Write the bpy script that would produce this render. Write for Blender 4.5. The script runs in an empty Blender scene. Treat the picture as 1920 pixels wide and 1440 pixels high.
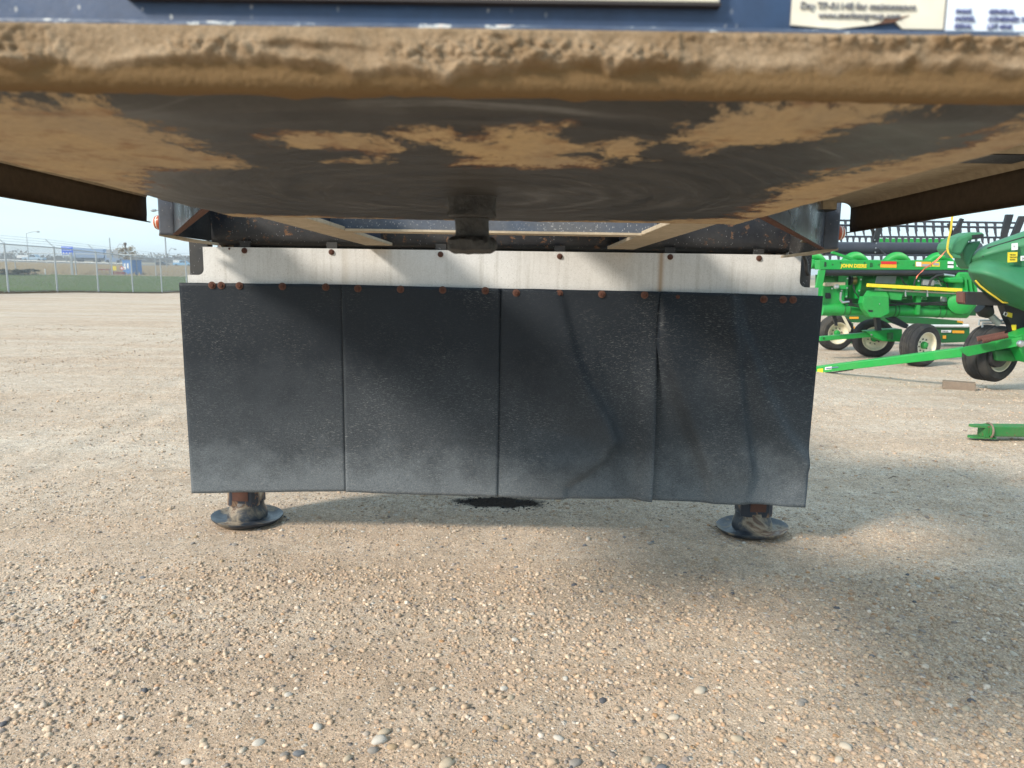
import bpy, bmesh, math, random
import numpy as np
from math import sin, cos, tan, pi, radians, atan2, sqrt
from mathutils import Vector, Matrix, noise as mn
random.seed(7); rng = np.random.default_rng(7)
scene = bpy.context.scene
COL = scene.collection

# ------------------------------------------------------------------ camera
FPX, PITCH, ROLL, CAMH = 1350.0, radians(9.13), radians(0.9), 1.13
cF = Vector((0, cos(PITCH), -sin(PITCH))); cU0 = Vector((0, sin(PITCH), cos(PITCH))); cR0 = Vector((1, 0, 0))
cR = cR0 * cos(ROLL) + cU0 * sin(ROLL); cU = -cR0 * sin(ROLL) + cU0 * cos(ROLL)
CAM = Vector((0, 0, CAMH))
cd = bpy.data.cameras.new("camera"); cam = bpy.data.objects.new("camera", cd); COL.objects.link(cam)
cam.matrix_world = Matrix.Translation(CAM) @ Matrix((cR, cU, -cF)).transposed().to_4x4()
cd.sensor_width = 36; cd.lens = 36 * FPX / 1920; cd.clip_start = 0.05; cd.clip_end = 6000
cd.dof.use_dof = True; cd.dof.focus_distance = 3.0; cd.dof.aperture_fstop = 7.4
scene.camera = cam

# ------------------------------------------------------------------ sky, sun, exposure
SUN_EL, SUN_AZ = radians(33), radians(236)
world = bpy.data.worlds.new("World"); scene.world = world; world.use_nodes = True
wn, wl = world.node_tree.nodes, world.node_tree.links
wn.clear()
sky = wn.new("ShaderNodeTexSky"); sky.sky_type = 'NISHITA'; sky.sun_disc = False
sky.sun_elevation = SUN_EL; sky.sun_rotation = SUN_AZ; sky.air_density = 1.0; sky.dust_density = .8; sky.ozone_density = 1.2
wtc = wn.new("ShaderNodeTexCoord"); wmp = wn.new("ShaderNodeMapping"); wmp.inputs['Scale'].default_value = (1.2, 1.2, 6)
wnz = wn.new("ShaderNodeTexNoise"); wnz.inputs['Scale'].default_value = 1.7; wnz.inputs['Detail'].default_value = 6
wrp = wn.new("ShaderNodeValToRGB"); wrp.color_ramp.elements[0].position = .35; wrp.color_ramp.elements[1].position = .75
wrp.color_ramp.elements[0].color = (.70, .70, .70, 1); wrp.color_ramp.elements[1].color = (.95, .95, .95, 1)
wmx = wn.new("ShaderNodeMixRGB"); wmx.inputs[2].default_value = (2.02, 2.74, 3.12, 1)
wbg = wn.new("ShaderNodeBackground"); wbg.inputs['Strength'].default_value = 0.14
wo = wn.new("ShaderNodeOutputWorld")
wl.new(wtc.outputs['Generated'], wmp.inputs[0]); wl.new(wmp.outputs[0], wnz.inputs['Vector']); wl.new(wnz.outputs['Fac'], wrp.inputs[0])
wl.new(wrp.outputs[0], wmx.inputs[0]); wl.new(sky.outputs[0], wmx.inputs[1]); wl.new(wmx.outputs[0], wbg.inputs[0]); wl.new(wbg.outputs[0], wo.inputs[0])
sl = bpy.data.lights.new("sun", 'SUN'); sl.energy = 1.85; sl.angle = radians(9); sl.color = (1.0, .92, .81)
sun = bpy.data.objects.new("sun", sl); COL.objects.link(sun)
sdir = Vector((cos(SUN_EL) * sin(SUN_AZ), cos(SUN_EL) * cos(SUN_AZ), sin(SUN_EL)))
sun.rotation_euler = sdir.to_track_quat('Z', 'Y').to_euler(); sun.location = sdir * 50
vs = scene.view_settings
vs.view_transform = 'Standard'; vs.look = 'None'; vs.gamma = 1.0; vs.use_curve_mapping = False; vs.exposure = 1.42
scene.cycles.max_bounces = 8; scene.cycles.diffuse_bounces = 5

# ------------------------------------------------------------------ node helpers
class NT:
    def __init__(s, name):
        s.m = bpy.data.materials.new(name); s.m.use_nodes = True
        s.t = s.m.node_tree; s.n = s.t.nodes; s.l = s.t.links
        s.b = s.n['Principled BSDF']; s._c = None
    def put(s, sock, v):
        if hasattr(v, 'is_output') or isinstance(v, bpy.types.NodeSocket): s.l.new(v, sock)
        else:
            if isinstance(v, (tuple, list)) and len(v) == 3 and sock.type == 'RGBA': v = (*v, 1)
            sock.default_value = v
    def co(s):
        if s._c is None: s._c = s.n.new("ShaderNodeTexCoord").outputs['Object']
        return s._c
    def map(s, scale=(1, 1, 1), rot=(0, 0, 0), loc=(0, 0, 0), co=None):
        m = s.n.new("ShaderNodeMapping"); s.put(m.inputs[0], co or s.co())
        m.inputs['Scale'].default_value = scale; m.inputs['Rotation'].default_value = rot; m.inputs['Location'].default_value = loc
        return m.outputs[0]
    def noise(s, scale=5, detail=4, rough=.55, co=None, dist=0):
        n = s.n.new("ShaderNodeTexNoise"); s.put(n.inputs['Vector'], co or s.co())
        n.inputs['Scale'].default_value = scale; n.inputs['Detail'].default_value = detail; n.inputs['Roughness'].default_value = rough; n.inputs['Distortion'].default_value = dist
        return n.outputs['Fac']
    def vor(s, scale=5, co=None, feat='F1', rnd=1):
        n = s.n.new("ShaderNodeTexVoronoi"); n.feature = feat; s.put(n.inputs['Vector'], co or s.co())
        n.inputs['Scale'].default_value = scale; n.inputs['Randomness'].default_value = rnd
        return n.outputs
    def ramp(s, fac, stops, interp='LINEAR'):
        r = s.n.new("ShaderNodeValToRGB"); s.put(r.inputs[0], fac); cr = r.color_ramp; cr.interpolation = interp
        while len(cr.elements) < len(stops): cr.elements.new(.5)
        for e, (p, c) in zip(cr.elements, stops):
            e.position = p
            if isinstance(c, (int, float)): c = (c, c, c)
            e.color = (*c, 1)
        return r.outputs[0]
    def mix(s, fac, a, b, mode='MIX'):
        m = s.n.new("ShaderNodeMixRGB"); m.blend_type = mode
        s.put(m.inputs[0], fac); s.put(m.inputs[1], a); s.put(m.inputs[2], b)
        return m.outputs[0]
    def math(s, op, a, b=0.0, clamp=False):
        m = s.n.new("ShaderNodeMath"); m.operation = op; m.use_clamp = clamp
        s.put(m.inputs[0], a); s.put(m.inputs[1], b)
        return m.outputs[0]
    def sep(s, co=None):
        x = s.n.new("ShaderNodeSeparateXYZ"); s.put(x.inputs[0], co or s.co()); return x.outputs
    def attr(s, name, out='Fac'):
        a = s.n.new("ShaderNodeAttribute"); a.attribute_name = name; return a.outputs[out]
    def bump(s, h, strength=.5, dist=.01, normal=None):
        b = s.n.new("ShaderNodeBump"); s.put(b.inputs['Height'], h); b.inputs['Strength'].default_value = strength; b.inputs['Distance'].default_value = dist
        if normal is not None: s.put(b.inputs['Normal'], normal)
        return b.outputs[0]
    def done(s, color=None, rough=None, metal=None, normal=None, spec=None, **kw):
        for k, v in (('Base Color', color), ('Roughness', rough), ('Metallic', metal), ('Normal', normal), ('Specular IOR Level', spec)):
            if v is not None: s.put(s.b.inputs[k], v)
        for k, v in kw.items(): s.put(s.b.inputs[k], v)
        return s.m

def paint(name, col, rough=.4, dirt=(.25, .2, .14), amount=.35, scale=3, spec=.5, metal=0, bump=.0, wear=None):
    N = NT(name)
    n1 = N.noise(scale, 6, .6); n2 = N.noise(scale * 9, 4, .6)
    f = N.math('MULTIPLY', N.ramp(n1, [(.42, 0), (.75, 1)]), amount)
    c = N.mix(f, col, dirt)
    c = N.mix(N.math('MULTIPLY', N.ramp(n2, [(.35, 0), (.7, 1)]), .25), c, tuple(min(1, k * 1.5 + .01) for k in col))
    if wear: c = N.mix(N.ramp(N.noise(scale * 5, 5, .7), [(wear[1], 0), (wear[1] + .03, 1)]), c, wear[0])
    r = N.ramp(n1, [(.3, rough), (.75, min(1, rough + .25))])
    kw = {}
    if bump: kw['normal'] = N.bump(n2, bump, .004)
    return N.done(c, r, metal, spec=spec, **kw)

def flat(name, col, rough=.5, metal=0, var=.12, scale=14, spec=.5):
    N = NT(name)
    n = N.noise(scale, 5, .6)
    return N.done(N.mix(N.ramp(n, [(.3, 0), (.7, 1)]), tuple(k * (1 - var) for k in col), tuple(min(1, k * (1 + var)) for k in col)), rough, metal, spec=spec)

# ------------------------------------------------------------------ mesh helpers
ORG = {}
class MB:
    def __init__(s): s.v = []; s.f = []
    def add(s, vs, fs):
        b = len(s.v); s.v += [tuple(v) for v in vs]; s.f += [tuple(i + b for i in f) for f in fs]; return s
    def box(s, c, sz, rot=None):
        c = Vector(c); hx, hy, hz = sz[0] / 2, sz[1] / 2, sz[2] / 2
        vs = [Vector((x, y, z)) for x in (-hx, hx) for y in (-hy, hy) for z in (-hz, hz)]
        if rot is not None: vs = [rot @ v for v in vs]
        return s.add([v + c for v in vs], [(0, 1, 3, 2), (4, 6, 7, 5), (0, 4, 5, 1), (2, 3, 7, 6), (0, 2, 6, 4), (1, 5, 7, 3)])
    def bbox(s, a, b): return s.box([(i + j) / 2 for i, j in zip(a, b)], [abs(j - i) for i, j in zip(a, b)])
    def prism(s, pts, off):
        n = len(pts); pts = [Vector(p) for p in pts]; off = Vector(off)
        fs = [tuple(range(n)), tuple(range(2 * n - 1, n - 1, -1))] + [(i, i + n, (i + 1) % n + n, (i + 1) % n) for i in range(n)]
        return s.add(pts + [p + off for p in pts], fs)
    def tube(s, pts, r, n=10, cap=True):
        pts = [Vector(p) for p in pts]; m = len(pts); rs = r if isinstance(r, (list, tuple)) else [r] * m
        vs = []; up = None
        for i, p in enumerate(pts):
            t = (pts[min(i + 1, m - 1)] - pts[max(i - 1, 0)]).normalized()
            if up is None: up = Vector((0, 0, 1)) if abs(t.z) < .9 else Vector((0, 1, 0))
            a = t.cross(up).normalized(); b = a.cross(t).normalized(); up = b
            vs += [p + (a * cos(2 * pi * k / n) + b * sin(2 * pi * k / n)) * rs[i] for k in range(n)]
        fs = [(i * n + k, i * n + (k + 1) % n, (i + 1) * n + (k + 1) % n, (i + 1) * n + k) for i in range(m - 1) for k in range(n)]
        if cap: fs += [tuple(range(n - 1, -1, -1)), tuple((m - 1) * n + k for k in range(n))]
        return s.add(vs, fs)
    def lathe(s, prof, c=(0, 0, 0), ax=(0, 0, 1), n=24, cap=True):
        ax = Vector(ax).normalized(); c = Vector(c)
        e = Vector((1, 0, 0)) if abs(ax.x) < .9 else Vector((0, 1, 0))
        a = ax.cross(e).normalized(); b = ax.cross(a); m = len(prof)
        vs = [c + ax * h + (a * cos(2 * pi * k / n) + b * sin(2 * pi * k / n)) * r for r, h in prof for k in range(n)]
        fs = [(i * n + k, i * n + (k + 1) % n, (i + 1) * n + (k + 1) % n, (i + 1) * n + k) for i in range(m - 1) for k in range(n)]
        if cap: fs += [tuple(range(n - 1, -1, -1)), tuple((m - 1) * n + k for k in range(n))]
        return s.add(vs, fs)
    def build(s, name, mat, parent=None, smooth=False, bevel=0, angle=40):
        o = bpy.data.objects.new(name, s.mesh(name, ORG.get(parent.name, Vector()) if parent else Vector(), smooth)); COL.objects.link(o)
        if mat: o.data.materials.append(mat)
        if parent:
            o.parent = parent; ORG[o.name] = ORG.get(parent.name, Vector())
        if bevel:
            b = o.modifiers.new("bevel", 'BEVEL'); b.width = bevel; b.segments = 2; b.limit_method = 'ANGLE'; b.angle_limit = radians(35)
        if smooth:
            try: o.data.set_sharp_from_angle(angle=radians(angle))
            except Exception: pass
        return o
    def mesh(s, name, org=Vector(), smooth=False):
        me = bpy.data.meshes.new(name); me.from_pydata([tuple(Vector(v) - org) for v in s.v], [], s.f)
        bm = bmesh.new(); bm.from_mesh(me); bmesh.ops.recalc_face_normals(bm, faces=bm.faces); bm.to_mesh(me); bm.free()
        if smooth: me.polygons.foreach_set('use_smooth', [True] * len(me.polygons))
        return me

def tag(o, label, cat, group=None):
    o["label"] = label; o["category"] = cat
    if group: o["group"] = group
    return o
def thing(name, loc, label, cat, group=None):
    o = bpy.data.objects.new(name, None); COL.objects.link(o); o.location = loc; o.empty_display_size = .2
    ORG[o.name] = Vector(loc)
    return tag(o, label, cat, group)
def grid_mesh(name, P, mat, parent=None, smooth=True, attr=None):
    """P: (rows, cols, 3) array of points"""
    r, c, _ = P.shape
    idx = np.arange(r * c).reshape(r, c)
    q = np.stack([idx[:-1, :-1], idx[:-1, 1:], idx[1:, 1:], idx[1:, :-1]], -1).reshape(-1, 4)
    me = bpy.data.meshes.new(name); me.from_pydata(P.reshape(-1, 3).tolist(), [], q.tolist())
    if smooth: me.polygons.foreach_set('use_smooth', [True] * len(me.polygons))
    for k, a in (attr or {}).items():
        at_ = me.attributes.new(k, 'FLOAT', 'POINT'); at_.data.foreach_set('value', a.reshape(-1).astype(np.float32))
    o = bpy.data.objects.new(name, me); COL.objects.link(o)
    if mat: me.materials.append(mat)
    if parent: o.parent = parent; ORG[o.name] = ORG.get(parent.name, Vector())
    return o
def at(px, py, Y):
    d = cF + cR * ((px - 960) / FPX) - cU * ((py - 720) / FPX)
    return CAM + d * (Y / d.y)
def pp(pts, Y): return [at(x, y, Y) for x, y in pts]
def ppoly(pts, Y, depth): return MB().prism(pp(pts, Y), (0, depth, 0))
def text(name, body, size, loc, rot, mat, parent, sx=1.0, bold=.0, align='LEFT'):
    cu = bpy.data.curves.new(name, 'FONT'); cu.body = body; cu.size = size; cu.offset = bold; cu.extrude = .0008; cu.align_x = align; cu.resolution_u = 3
    o = bpy.data.objects.new("tmp", cu); COL.objects.link(o)
    me = bpy.data.meshes.new_from_object(o.evaluated_get(bpy.context.evaluated_depsgraph_get()))
    bpy.data.objects.remove(o)
    T = Matrix.Translation(Vector(loc) - ORG.get(parent.name, Vector())) @ rot.to_4x4() @ Matrix.Diagonal((sx, 1, 1, 1))
    me.transform(T); me.materials.clear(); me.materials.append(mat)
    o = bpy.data.objects.new(name, me); COL.objects.link(o); o.parent = parent
    return o
FACE = Matrix(((1, 0, 0), (0, 0, -1), (0, 1, 0)))       # text standing up, facing -Y
def sstep(t): t = np.clip(t, 0, 1); return t * t * (3 - 2 * t)
def fbm(p, o=4): return mn.fractal(Vector(p), 1.0, 2.0, o)

# ------------------------------------------------------------------ terrain heights
LY = np.array([-50, 24, 27.3, 30.2, 33.2, 36.2, 39.2, 44, 60, 90, 150, 172, 212, 300, 1300.])
LZ = np.array([0, 0, -.10, -.15, -.27, -.40, -.50, -.5, .02, .25, .6, .8, .8, .3, -3.])
def height(x, y):
    x = np.asarray(x, float); y = np.asarray(y, float)
    zl = np.interp(y, LY, LZ)
    road = np.clip(.016 * (-x - 66), 0, 1.3)
    k = sstep((y - 90) / 70) * (1 - sstep((y - 250) / 200))
    zl = zl * (1 - k) + road * k
    zr = -.15 * sstep((x - 1.8) / 3.6) * sstep((y - 5.5) / 4) - np.clip(y - 80, 0, None) * .002
    b = sstep((x + 14) / 12)
    return zl * (1 - b) + zr * b
def h1(x, y): return float(height(x, y))

# ================================================================== materials
# gravel ground
def gravel_mat():
    N = NT("gravel_ground"); co = N.co()
    big = N.noise(.55, 5, .6); mid = N.noise(4.5, 5, .6); fine = N.noise(170, 3, .7); grit = N.noise(420, 2, .6)
    tr = N.noise(1.0, 5, .6, N.map((.14, 1.3, 1), (0, 0, radians(-12))))
    sand = N.mix(N.ramp(big, [(.35, 0), (.68, 1)]), (.435, .318, .228), (.52, .405, .305))
    sand = N.mix(N.math('MULTIPLY', N.ramp(tr, [(.42, 0), (.62, 1)]), .7), sand, (.56, .485, .40))
    clump = N.noise(24, 5, .7); far_ = N.noise(9, 5, .7, N.map((1, .5, 1)))
    sand = N.mix(N.math('MULTIPLY', N.ramp(mid, [(.4, 0), (.62, 1)]), .28), sand, (.29, .225, .16))
    sand = N.mix(.45, sand, N.ramp(clump, [(.3, .25), (.7, .78)]), 'OVERLAY'); sand = N.mix(.3, sand, N.ramp(far_, [(.3, .3), (.7, .72)]), 'OVERLAY')
    sand = N.mix(.75, sand, N.ramp(fine, [(.3, (.25, .24, .22)), (.52, (.52, .51, .5)), (.72, (.95, .92, .86))]), 'OVERLAY')
    sand = N.mix(.4, sand, N.ramp(grit, [(.3, .2), (.7, .85)]), 'OVERLAY')
    def pebbles(scale, th, keep):
        v = N.vor(scale); d = v['Distance']; cs = N.n.new("ShaderNodeSeparateColor"); N.l.new(v['Color'], cs.inputs[0])
        m = N.math('MULTIPLY', N.ramp(d, [(th - .06, 1), (th + .03, 0)]), N.ramp(cs.outputs[0], [(keep, 0), (keep + .02, 1)]))
        col = N.ramp(cs.outputs[1], [(0, (.16, .15, .145)), (.12, (.24, .21, .185)), (.25, (.33, .25, .175)), (.5, (.42, .34, .25)), (.68, (.35, .22, .12)), (.8, (.48, .43, .36)), (1, (.62, .58, .52))])
        hgt = N.math('MULTIPLY', N.ramp(d, [(0, 1), (th, 0)]), m)
        return m, col, hgt
    m1, c1, h1_ = pebbles(95, .40, .45); m2, c2, h2 = pebbles(46, .36, .68); m3, c3, h3 = pebbles(190, .42, .35)
    c = N.mix(N.math('MULTIPLY', m3, .75), sand, c3); c = N.mix(N.math('MULTIPLY', m1, .85), c, c1); c = N.mix(N.math('MULTIPLY', m2, .9), c, c2)
    # oil spill under the nose
    x = N.sep(); ex = N.math('DIVIDE', N.math('ADD', x[0], .055), .25); ey = N.math('DIVIDE', N.math('SUBTRACT', x[1], 3.41), .088)
    rr = N.math('ADD', N.math('MULTIPLY', ex, ex), N.math('MULTIPLY', ey, ey))
    rr = N.math('ADD', rr, N.math('MULTIPLY', N.math('SUBTRACT', N.noise(13, 5, .7), .5), 1.5))
    oil = N.ramp(rr, [(.55, 1), (1.5, 0)])
    c = N.mix(N.math('MULTIPLY', oil, .93), c, (.008, .007, .009))
    hh = N.math('ADD', N.math('MULTIPLY', h1_, .5), N.math('ADD', N.math('MULTIPLY', h2, 1.0), N.math('MULTIPLY', h3, .25)))
    hh = N.math('ADD', hh, N.math('MULTIPLY', fine, .35))
    nb = N.bump(hh, .9, .007); nb = N.bump(mid, .5, .03, nb)
    return N.done(c, N.mix(oil, (.93,) * 3, (.6,) * 3), normal=nb, spec=N.math('MULTIPLY', N.math('SUBTRACT', 1.0, oil), .25))
M_GRAVEL = gravel_mat()
def stone_mat():
    N = NT("stone"); c = N.attr("tint", 'Color'); n = N.noise(90, 5, .65)
    return N.done(N.mix(.55, c, N.ramp(n, [(.3, .3), (.7, .72)]), 'OVERLAY'), .8, normal=N.bump(n, .35, .003), spec=.3)
M_STONE = stone_mat()
M_STONES = []
for i, c in enumerate([(.52, .48, .42), (.46, .38, .28), (.40, .29, .18), (.16, .165, .175), (.28, .25, .22), (.42, .24, .12), (.52, .45, .36), (.10, .10, .11)]):
    N = NT("stone_%d" % i); n = N.noise(70, 5, .65); n2 = N.noise(260, 3, .6)
    cc = N.mix(.6, c, N.ramp(n, [(.3, .28), (.7, .74)]), 'OVERLAY'); cc = N.mix(.4, cc, N.ramp(n2, [(.3, .3), (.7, .7)]), 'OVERLAY')
    M_STONES.append(N.done(cc, .75, normal=N.bump(n, .35, .003), spec=.35))

def lawn_mat():
    N = NT("lawn_grass"); a = N.noise(.35, 5, .6); b = N.noise(6, 4, .7, N.map((1, .3, 1))); c_ = N.noise(60, 3, .7)
    c = N.mix(N.ramp(a, [(.35, 0), (.65, 1)]), (.100, .118, .050), (.140, .150, .072))
    c = N.mix(.6, c, N.ramp(b, [(.3, .25), (.7, .8)]), 'OVERLAY'); c = N.mix(.4, c, N.ramp(c_, [(.3, .2), (.7, .85)]), 'OVERLAY')
    return N.done(c, .95, normal=N.bump(c_, .6, .05), spec=.15)
M_LAWN = lawn_mat()
def field_mat():
    N = NT("dry_field"); a = N.noise(.06, 5, .6); b = N.noise(1.2, 5, .7, N.map((.3, 1, 1)))
    c = N.mix(N.ramp(a, [(.35, 0), (.65, 1)]), (.38, .31, .21), (.27, .235, .155)); c = N.mix(.6, c, N.ramp(b, [(.3, .25), (.7, .8)]), 'OVERLAY')
    return N.done(c, .95, spec=.1)
M_FIELD = field_mat()
M_BANK = flat("bank_soil", (.20, .145, .095), .95, var=.5, scale=3, spec=.1)
M_ROAD = flat("asphalt", (.14, .135, .13), .9, var=.1, scale=1)
M_GALV = paint("galvanised_steel", (.42, .44, .45), .45, (.3, .3, .3), .3, 2, metal=.35)
M_WIRE = flat("fence_wire", (.36, .39, .42), .5, .3)

# trailer materials
def navy_mat(name, base=(.020, .034, .072), dust=.5, specks=0.0, rust=0.0, rough=.32):
    N = NT(name); n1 = N.noise(5, 6, .6); n2 = N.noise(60, 5, .65)
    c = N.mix(N.math('MULTIPLY', N.ramp(n1, [(.4, 0), (.75, 1)]), dust), base, (.17, .15, .12))
    c = N.mix(.3, c, N.ramp(n2, [(.3, .25), (.7, .75)]), 'OVERLAY')
    if specks:
        v = N.vor(230, N.map((1, 1, .6))); cs = N.n.new("ShaderNodeSeparateColor"); N.l.new(v['Color'], cs.inputs[0])
        m = N.math('MULTIPLY', N.ramp(v['Distance'], [(.22, 1), (.34, 0)]), N.ramp(cs.outputs[0], [(1 - specks, 0), (1 - specks + .03, 1)]))
        m = N.math('MULTIPLY', m, N.ramp(N.noise(4, 3), [(.35, .2), (.55, 1)]))
        c = N.mix(m, c, (.36, .36, .36))
    if rust:
        r1 = N.ramp(N.noise(38, 6, .7, dist=.4), [(1 - rust, 0), (1 - rust + .03, 1)]); r1 = N.math('MULTIPLY', r1, N.ramp(N.noise(6, 3), [(.42, 0), (.55, 1)]))
        c = N.mix(r1, c, N.ramp(N.noise(90), [(.3, (.10, .045, .02)), (.7, (.24, .13, .07))]))
    return N.done(c, N.ramp(n1, [(.35, rough), (.7, rough + .3)]), normal=N.bump(n2, .12, .003))
M_NAVY = navy_mat("navy_paint"); M_BOLSTER = navy_mat("navy_bolster_chipped", (.012, .015, .022), .25, .10, .42, .38)
M_CROSS = navy_mat("navy_paint_spattered", (.078, .098, .135), .5, .42, 0, .5)
M_FRONT = navy_mat("navy_front_wall", (.022, .050, .115), .12, .06, 0, .34)
M_BRACE = navy_mat("navy_brace", (.03, .045, .075), .3, .03, .0, .16)
M_DARK = navy_mat("black_steel", (.010, .011, .014), .25, .12, 0, .4)
M_POST = navy_mat("grey_navy_post", (.045, .058, .085), .3, .05, 0, .42)
def dust_mat(name, a=(.46, .375, .26), b=(.34, .27, .18), spots=True):
    N = NT(name); n1 = N.noise(3.2, 6, .6, N.map((1, .45, 1))); n2 = N.noise(45, 5, .65)
    c = N.mix(N.ramp(n1, [(.35, 0), (.68, 1)]), a, b); c = N.mix(.4, c, N.ramp(n2, [(.3, .3), (.7, .72)]), 'OVERLAY')
    if spots:
        v = N.vor(34); cs = N.n.new("ShaderNodeSeparateColor"); N.l.new(v['Color'], cs.inputs[0])
        m = N.math('MULTIPLY', N.ramp(v['Distance'], [(.10, 1), (.16, 0)]), N.ramp(cs.outputs[0], [(.72, 0), (.74, 1)]))
        m = N.math('MULTIPLY', m, N.ramp(N.noise(2.4, 2), [(.48, 0), (.56, 1)]))
        c = N.mix(m, c, (.05, .035, .02))
    return N.done(c, .85, normal=N.bump(n2, .25, .004), spec=.2)
M_DUST = dust_mat("tan_road_dust"); M_FLANGE = dust_mat("dusty_flange", (.50, .42, .31), (.38, .31, .22), False)
M_SKIRT = dust_mat("dusty_skirt_shade", (.095, .071, .049), (.070, .052, .036), False)  # dusty sheet, its brown darkened so the skirt's shade is in the colour
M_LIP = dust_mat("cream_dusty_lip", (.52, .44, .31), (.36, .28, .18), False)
def plate_mat():
    N = NT("greasy_king_plate"); t = N.attr("tan"); fr = N.attr("rim")
    sw = N.noise(21, 9, .78, N.map((.8, .55, 1)), .3); fine = N.noise(110, 6, .75)
    k = N.math('ADD', t, N.math('MULTIPLY', N.math('SUBTRACT', sw, .5), 2.0)); k = N.math('ADD', k, N.math('MULTIPLY', N.math('SUBTRACT', fine, .5), .7))
    mt = N.ramp(k, [(.42, 0), (.47, .55), (.58, 1)])
    tanc = N.mix(N.ramp(N.noise(6, 6, .6, N.map((1, .5, 1))), [(.32, 0), (.66, 1)]), (.47, .325, .165), (.36, .265, .165))
    tanc = N.mix(N.math('MULTIPLY', N.ramp(N.noise(22, 5, .65), [(.52, 0), (.68, 1)]), .75), tanc, (.22, .105, .045))
    tanc = N.mix(N.math('MULTIPLY', N.ramp(N.noise(4, 6, .7, N.map((1, .4, 1), loc=(3, 1, 0))), [(.5, 0), (.7, 1)]), .7), tanc, (.24, .19, .135))
    tanc = N.mix(N.ramp(N.noise(30, 7, .75, N.map((.5, 1, 1))), [(.66, 0), (.70, .9)]), tanc, (.06, .05, .04))
    tanc = N.mix(.35, tanc, N.ramp(fine, [(.3, .3), (.7, .72)]), 'OVERLAY')
    # grease swirled round the pin
    p = N.n.new("ShaderNodeVectorMath"); p.operation = 'SUBTRACT'; N.l.new(N.co(), p.inputs[0]); p.inputs[1].default_value = (0, 1.157, 1.28)
    ln = N.n.new("ShaderNodeVectorMath"); ln.operation = 'LENGTH'; N.l.new(p.outputs[0], ln.inputs[0])
    s = N.sep(p.outputs[0]); ang = N.math('ARCTAN2', s[1], s[0])
    cv = N.n.new("ShaderNodeCombineXYZ"); N.l.new(N.math('MULTIPLY', ln.outputs['Value'], 38), cv.inputs[0]); N.l.new(N.math('MULTIPLY', ang, 1.3), cv.inputs[1])
    arcs = N.noise(1.0, 5, .6, cv.outputs[0], .6)
    gr = N.mix(N.ramp(arcs, [(.38, 0), (.72, 1)]), (.020, .0185, .0165), (.055, .051, .047))
    gr = N.mix(N.math('MULTIPLY', N.ramp(N.noise(7, 4, .6), [(.54, 0), (.72, 1)]), .45), gr, (.095, .09, .085))
    sm_ = N.noise(1.0, 6, .65, cv.outputs[0], 1.5); gr = N.mix(N.math('MULTIPLY', N.math('MULTIPLY', N.ramp(sm_, [(.58, 0), (.66, 1)]), N.ramp(N.noise(3.2, 2), [(.48, 0), (.58, 1)])), .55), gr, (.17, .165, .16))
    gr = N.mix(.3, gr, N.ramp(fine, [(.3, .3), (.7, .72)]), 'OVERLAY')
    rad = N.math('ADD', ln.outputs['Value'], N.math('MULTIPLY', N.math('SUBTRACT', N.noise(9, 3, .5), .5), .05))
    side = N.ramp(N.math('COSINE', N.math('SUBTRACT', ang, .25)), [(.45, 0), (.8, 1)])
    for r0_, w_, a_ in ((.115, .018, .5), (.20, .010, .42), (.245, .012, .30), (.33, .020, .22)):
        g_ = N.math('DIVIDE', N.math('SUBTRACT', rad, r0_), w_); g_ = N.math('POWER', 2.718, N.math('MULTIPLY', N.math('MULTIPLY', g_, g_), -1.0))
        g_ = N.math('MULTIPLY', N.math('MULTIPLY', g_, side), N.ramp(N.noise(40, 5, .7), [(.35, .15), (.65, 1)]))
        gr = N.mix(N.math('MULTIPLY', g_, a_), gr, (.22, .215, .21))
    edge = N.ramp(k, [(.36, 0), (.47, 1), (.52, 1), (.60, 0)]); 
    c = N.mix(mt, gr, tanc); c = N.mix(N.math('MULTIPLY', edge, N.ramp(N.noise(9, 3), [(.5, 0), (.6, .8)])), c, (.13, .045, .018))
    hg = N.math('ADD', N.math('MULTIPLY', arcs, .5), N.math('ADD', N.math('MULTIPLY', mt, -.35), N.math('MULTIPLY', fine, .25)))
    return N.done(c, N.mix(mt, N.ramp(arcs, [(.35, .40), (.65, .52)]), (.88,) * 3), normal=N.bump(hg, .55, .006), spec=.45)
M_PLATE = plate_mat()
def crust_mat():
    N = NT("dried_mud_crust"); n = N.noise(26, 6, .65); f = N.noise(230, 4, .7); d = N.attr("deep")
    c = N.mix(N.ramp(n, [(.33, 0), (.66, 1)]), (.185, .122, .068), (.31, .225, .145)); c = N.mix(.5, c, N.ramp(f, [(.3, .3), (.7, .72)]), 'OVERLAY')
    c = N.mix(N.ramp(d, [(.2, 0), (.8, 1)]), c, (.165, .102, .048))
    nv = N.math('MULTIPLY', N.ramp(N.noise(11, 5, .65, N.map((1, 1, 2.2))), [(.66, 0), (.70, 1)]), N.ramp(N.sep()[2], [(0, 0), (1, 1)]))
    c = N.mix(N.math('MULTIPLY', N.ramp(N.noise(9, 5, .65, N.map((1, 1, 3))), [(.69, 0), (.73, 1)]), .9), c, (.05, .06, .085))
    return N.done(c, .95, normal=N.bump(f, .5, .002), spec=.12)
M_CRUST = crust_mat()
def pin_mat():
    N = NT("caked_black_grease"); n = N.noise(55, 6, .7); c = N.mix(N.ramp(n, [(.35, 0), (.7, 1)]), (.012, .011, .011), (.055, .050, .045))
    return N.done(c, N.ramp(n, [(.3, .3), (.7, .6)]), normal=N.bump(n, .9, .006))
M_PIN = pin_mat()
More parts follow.
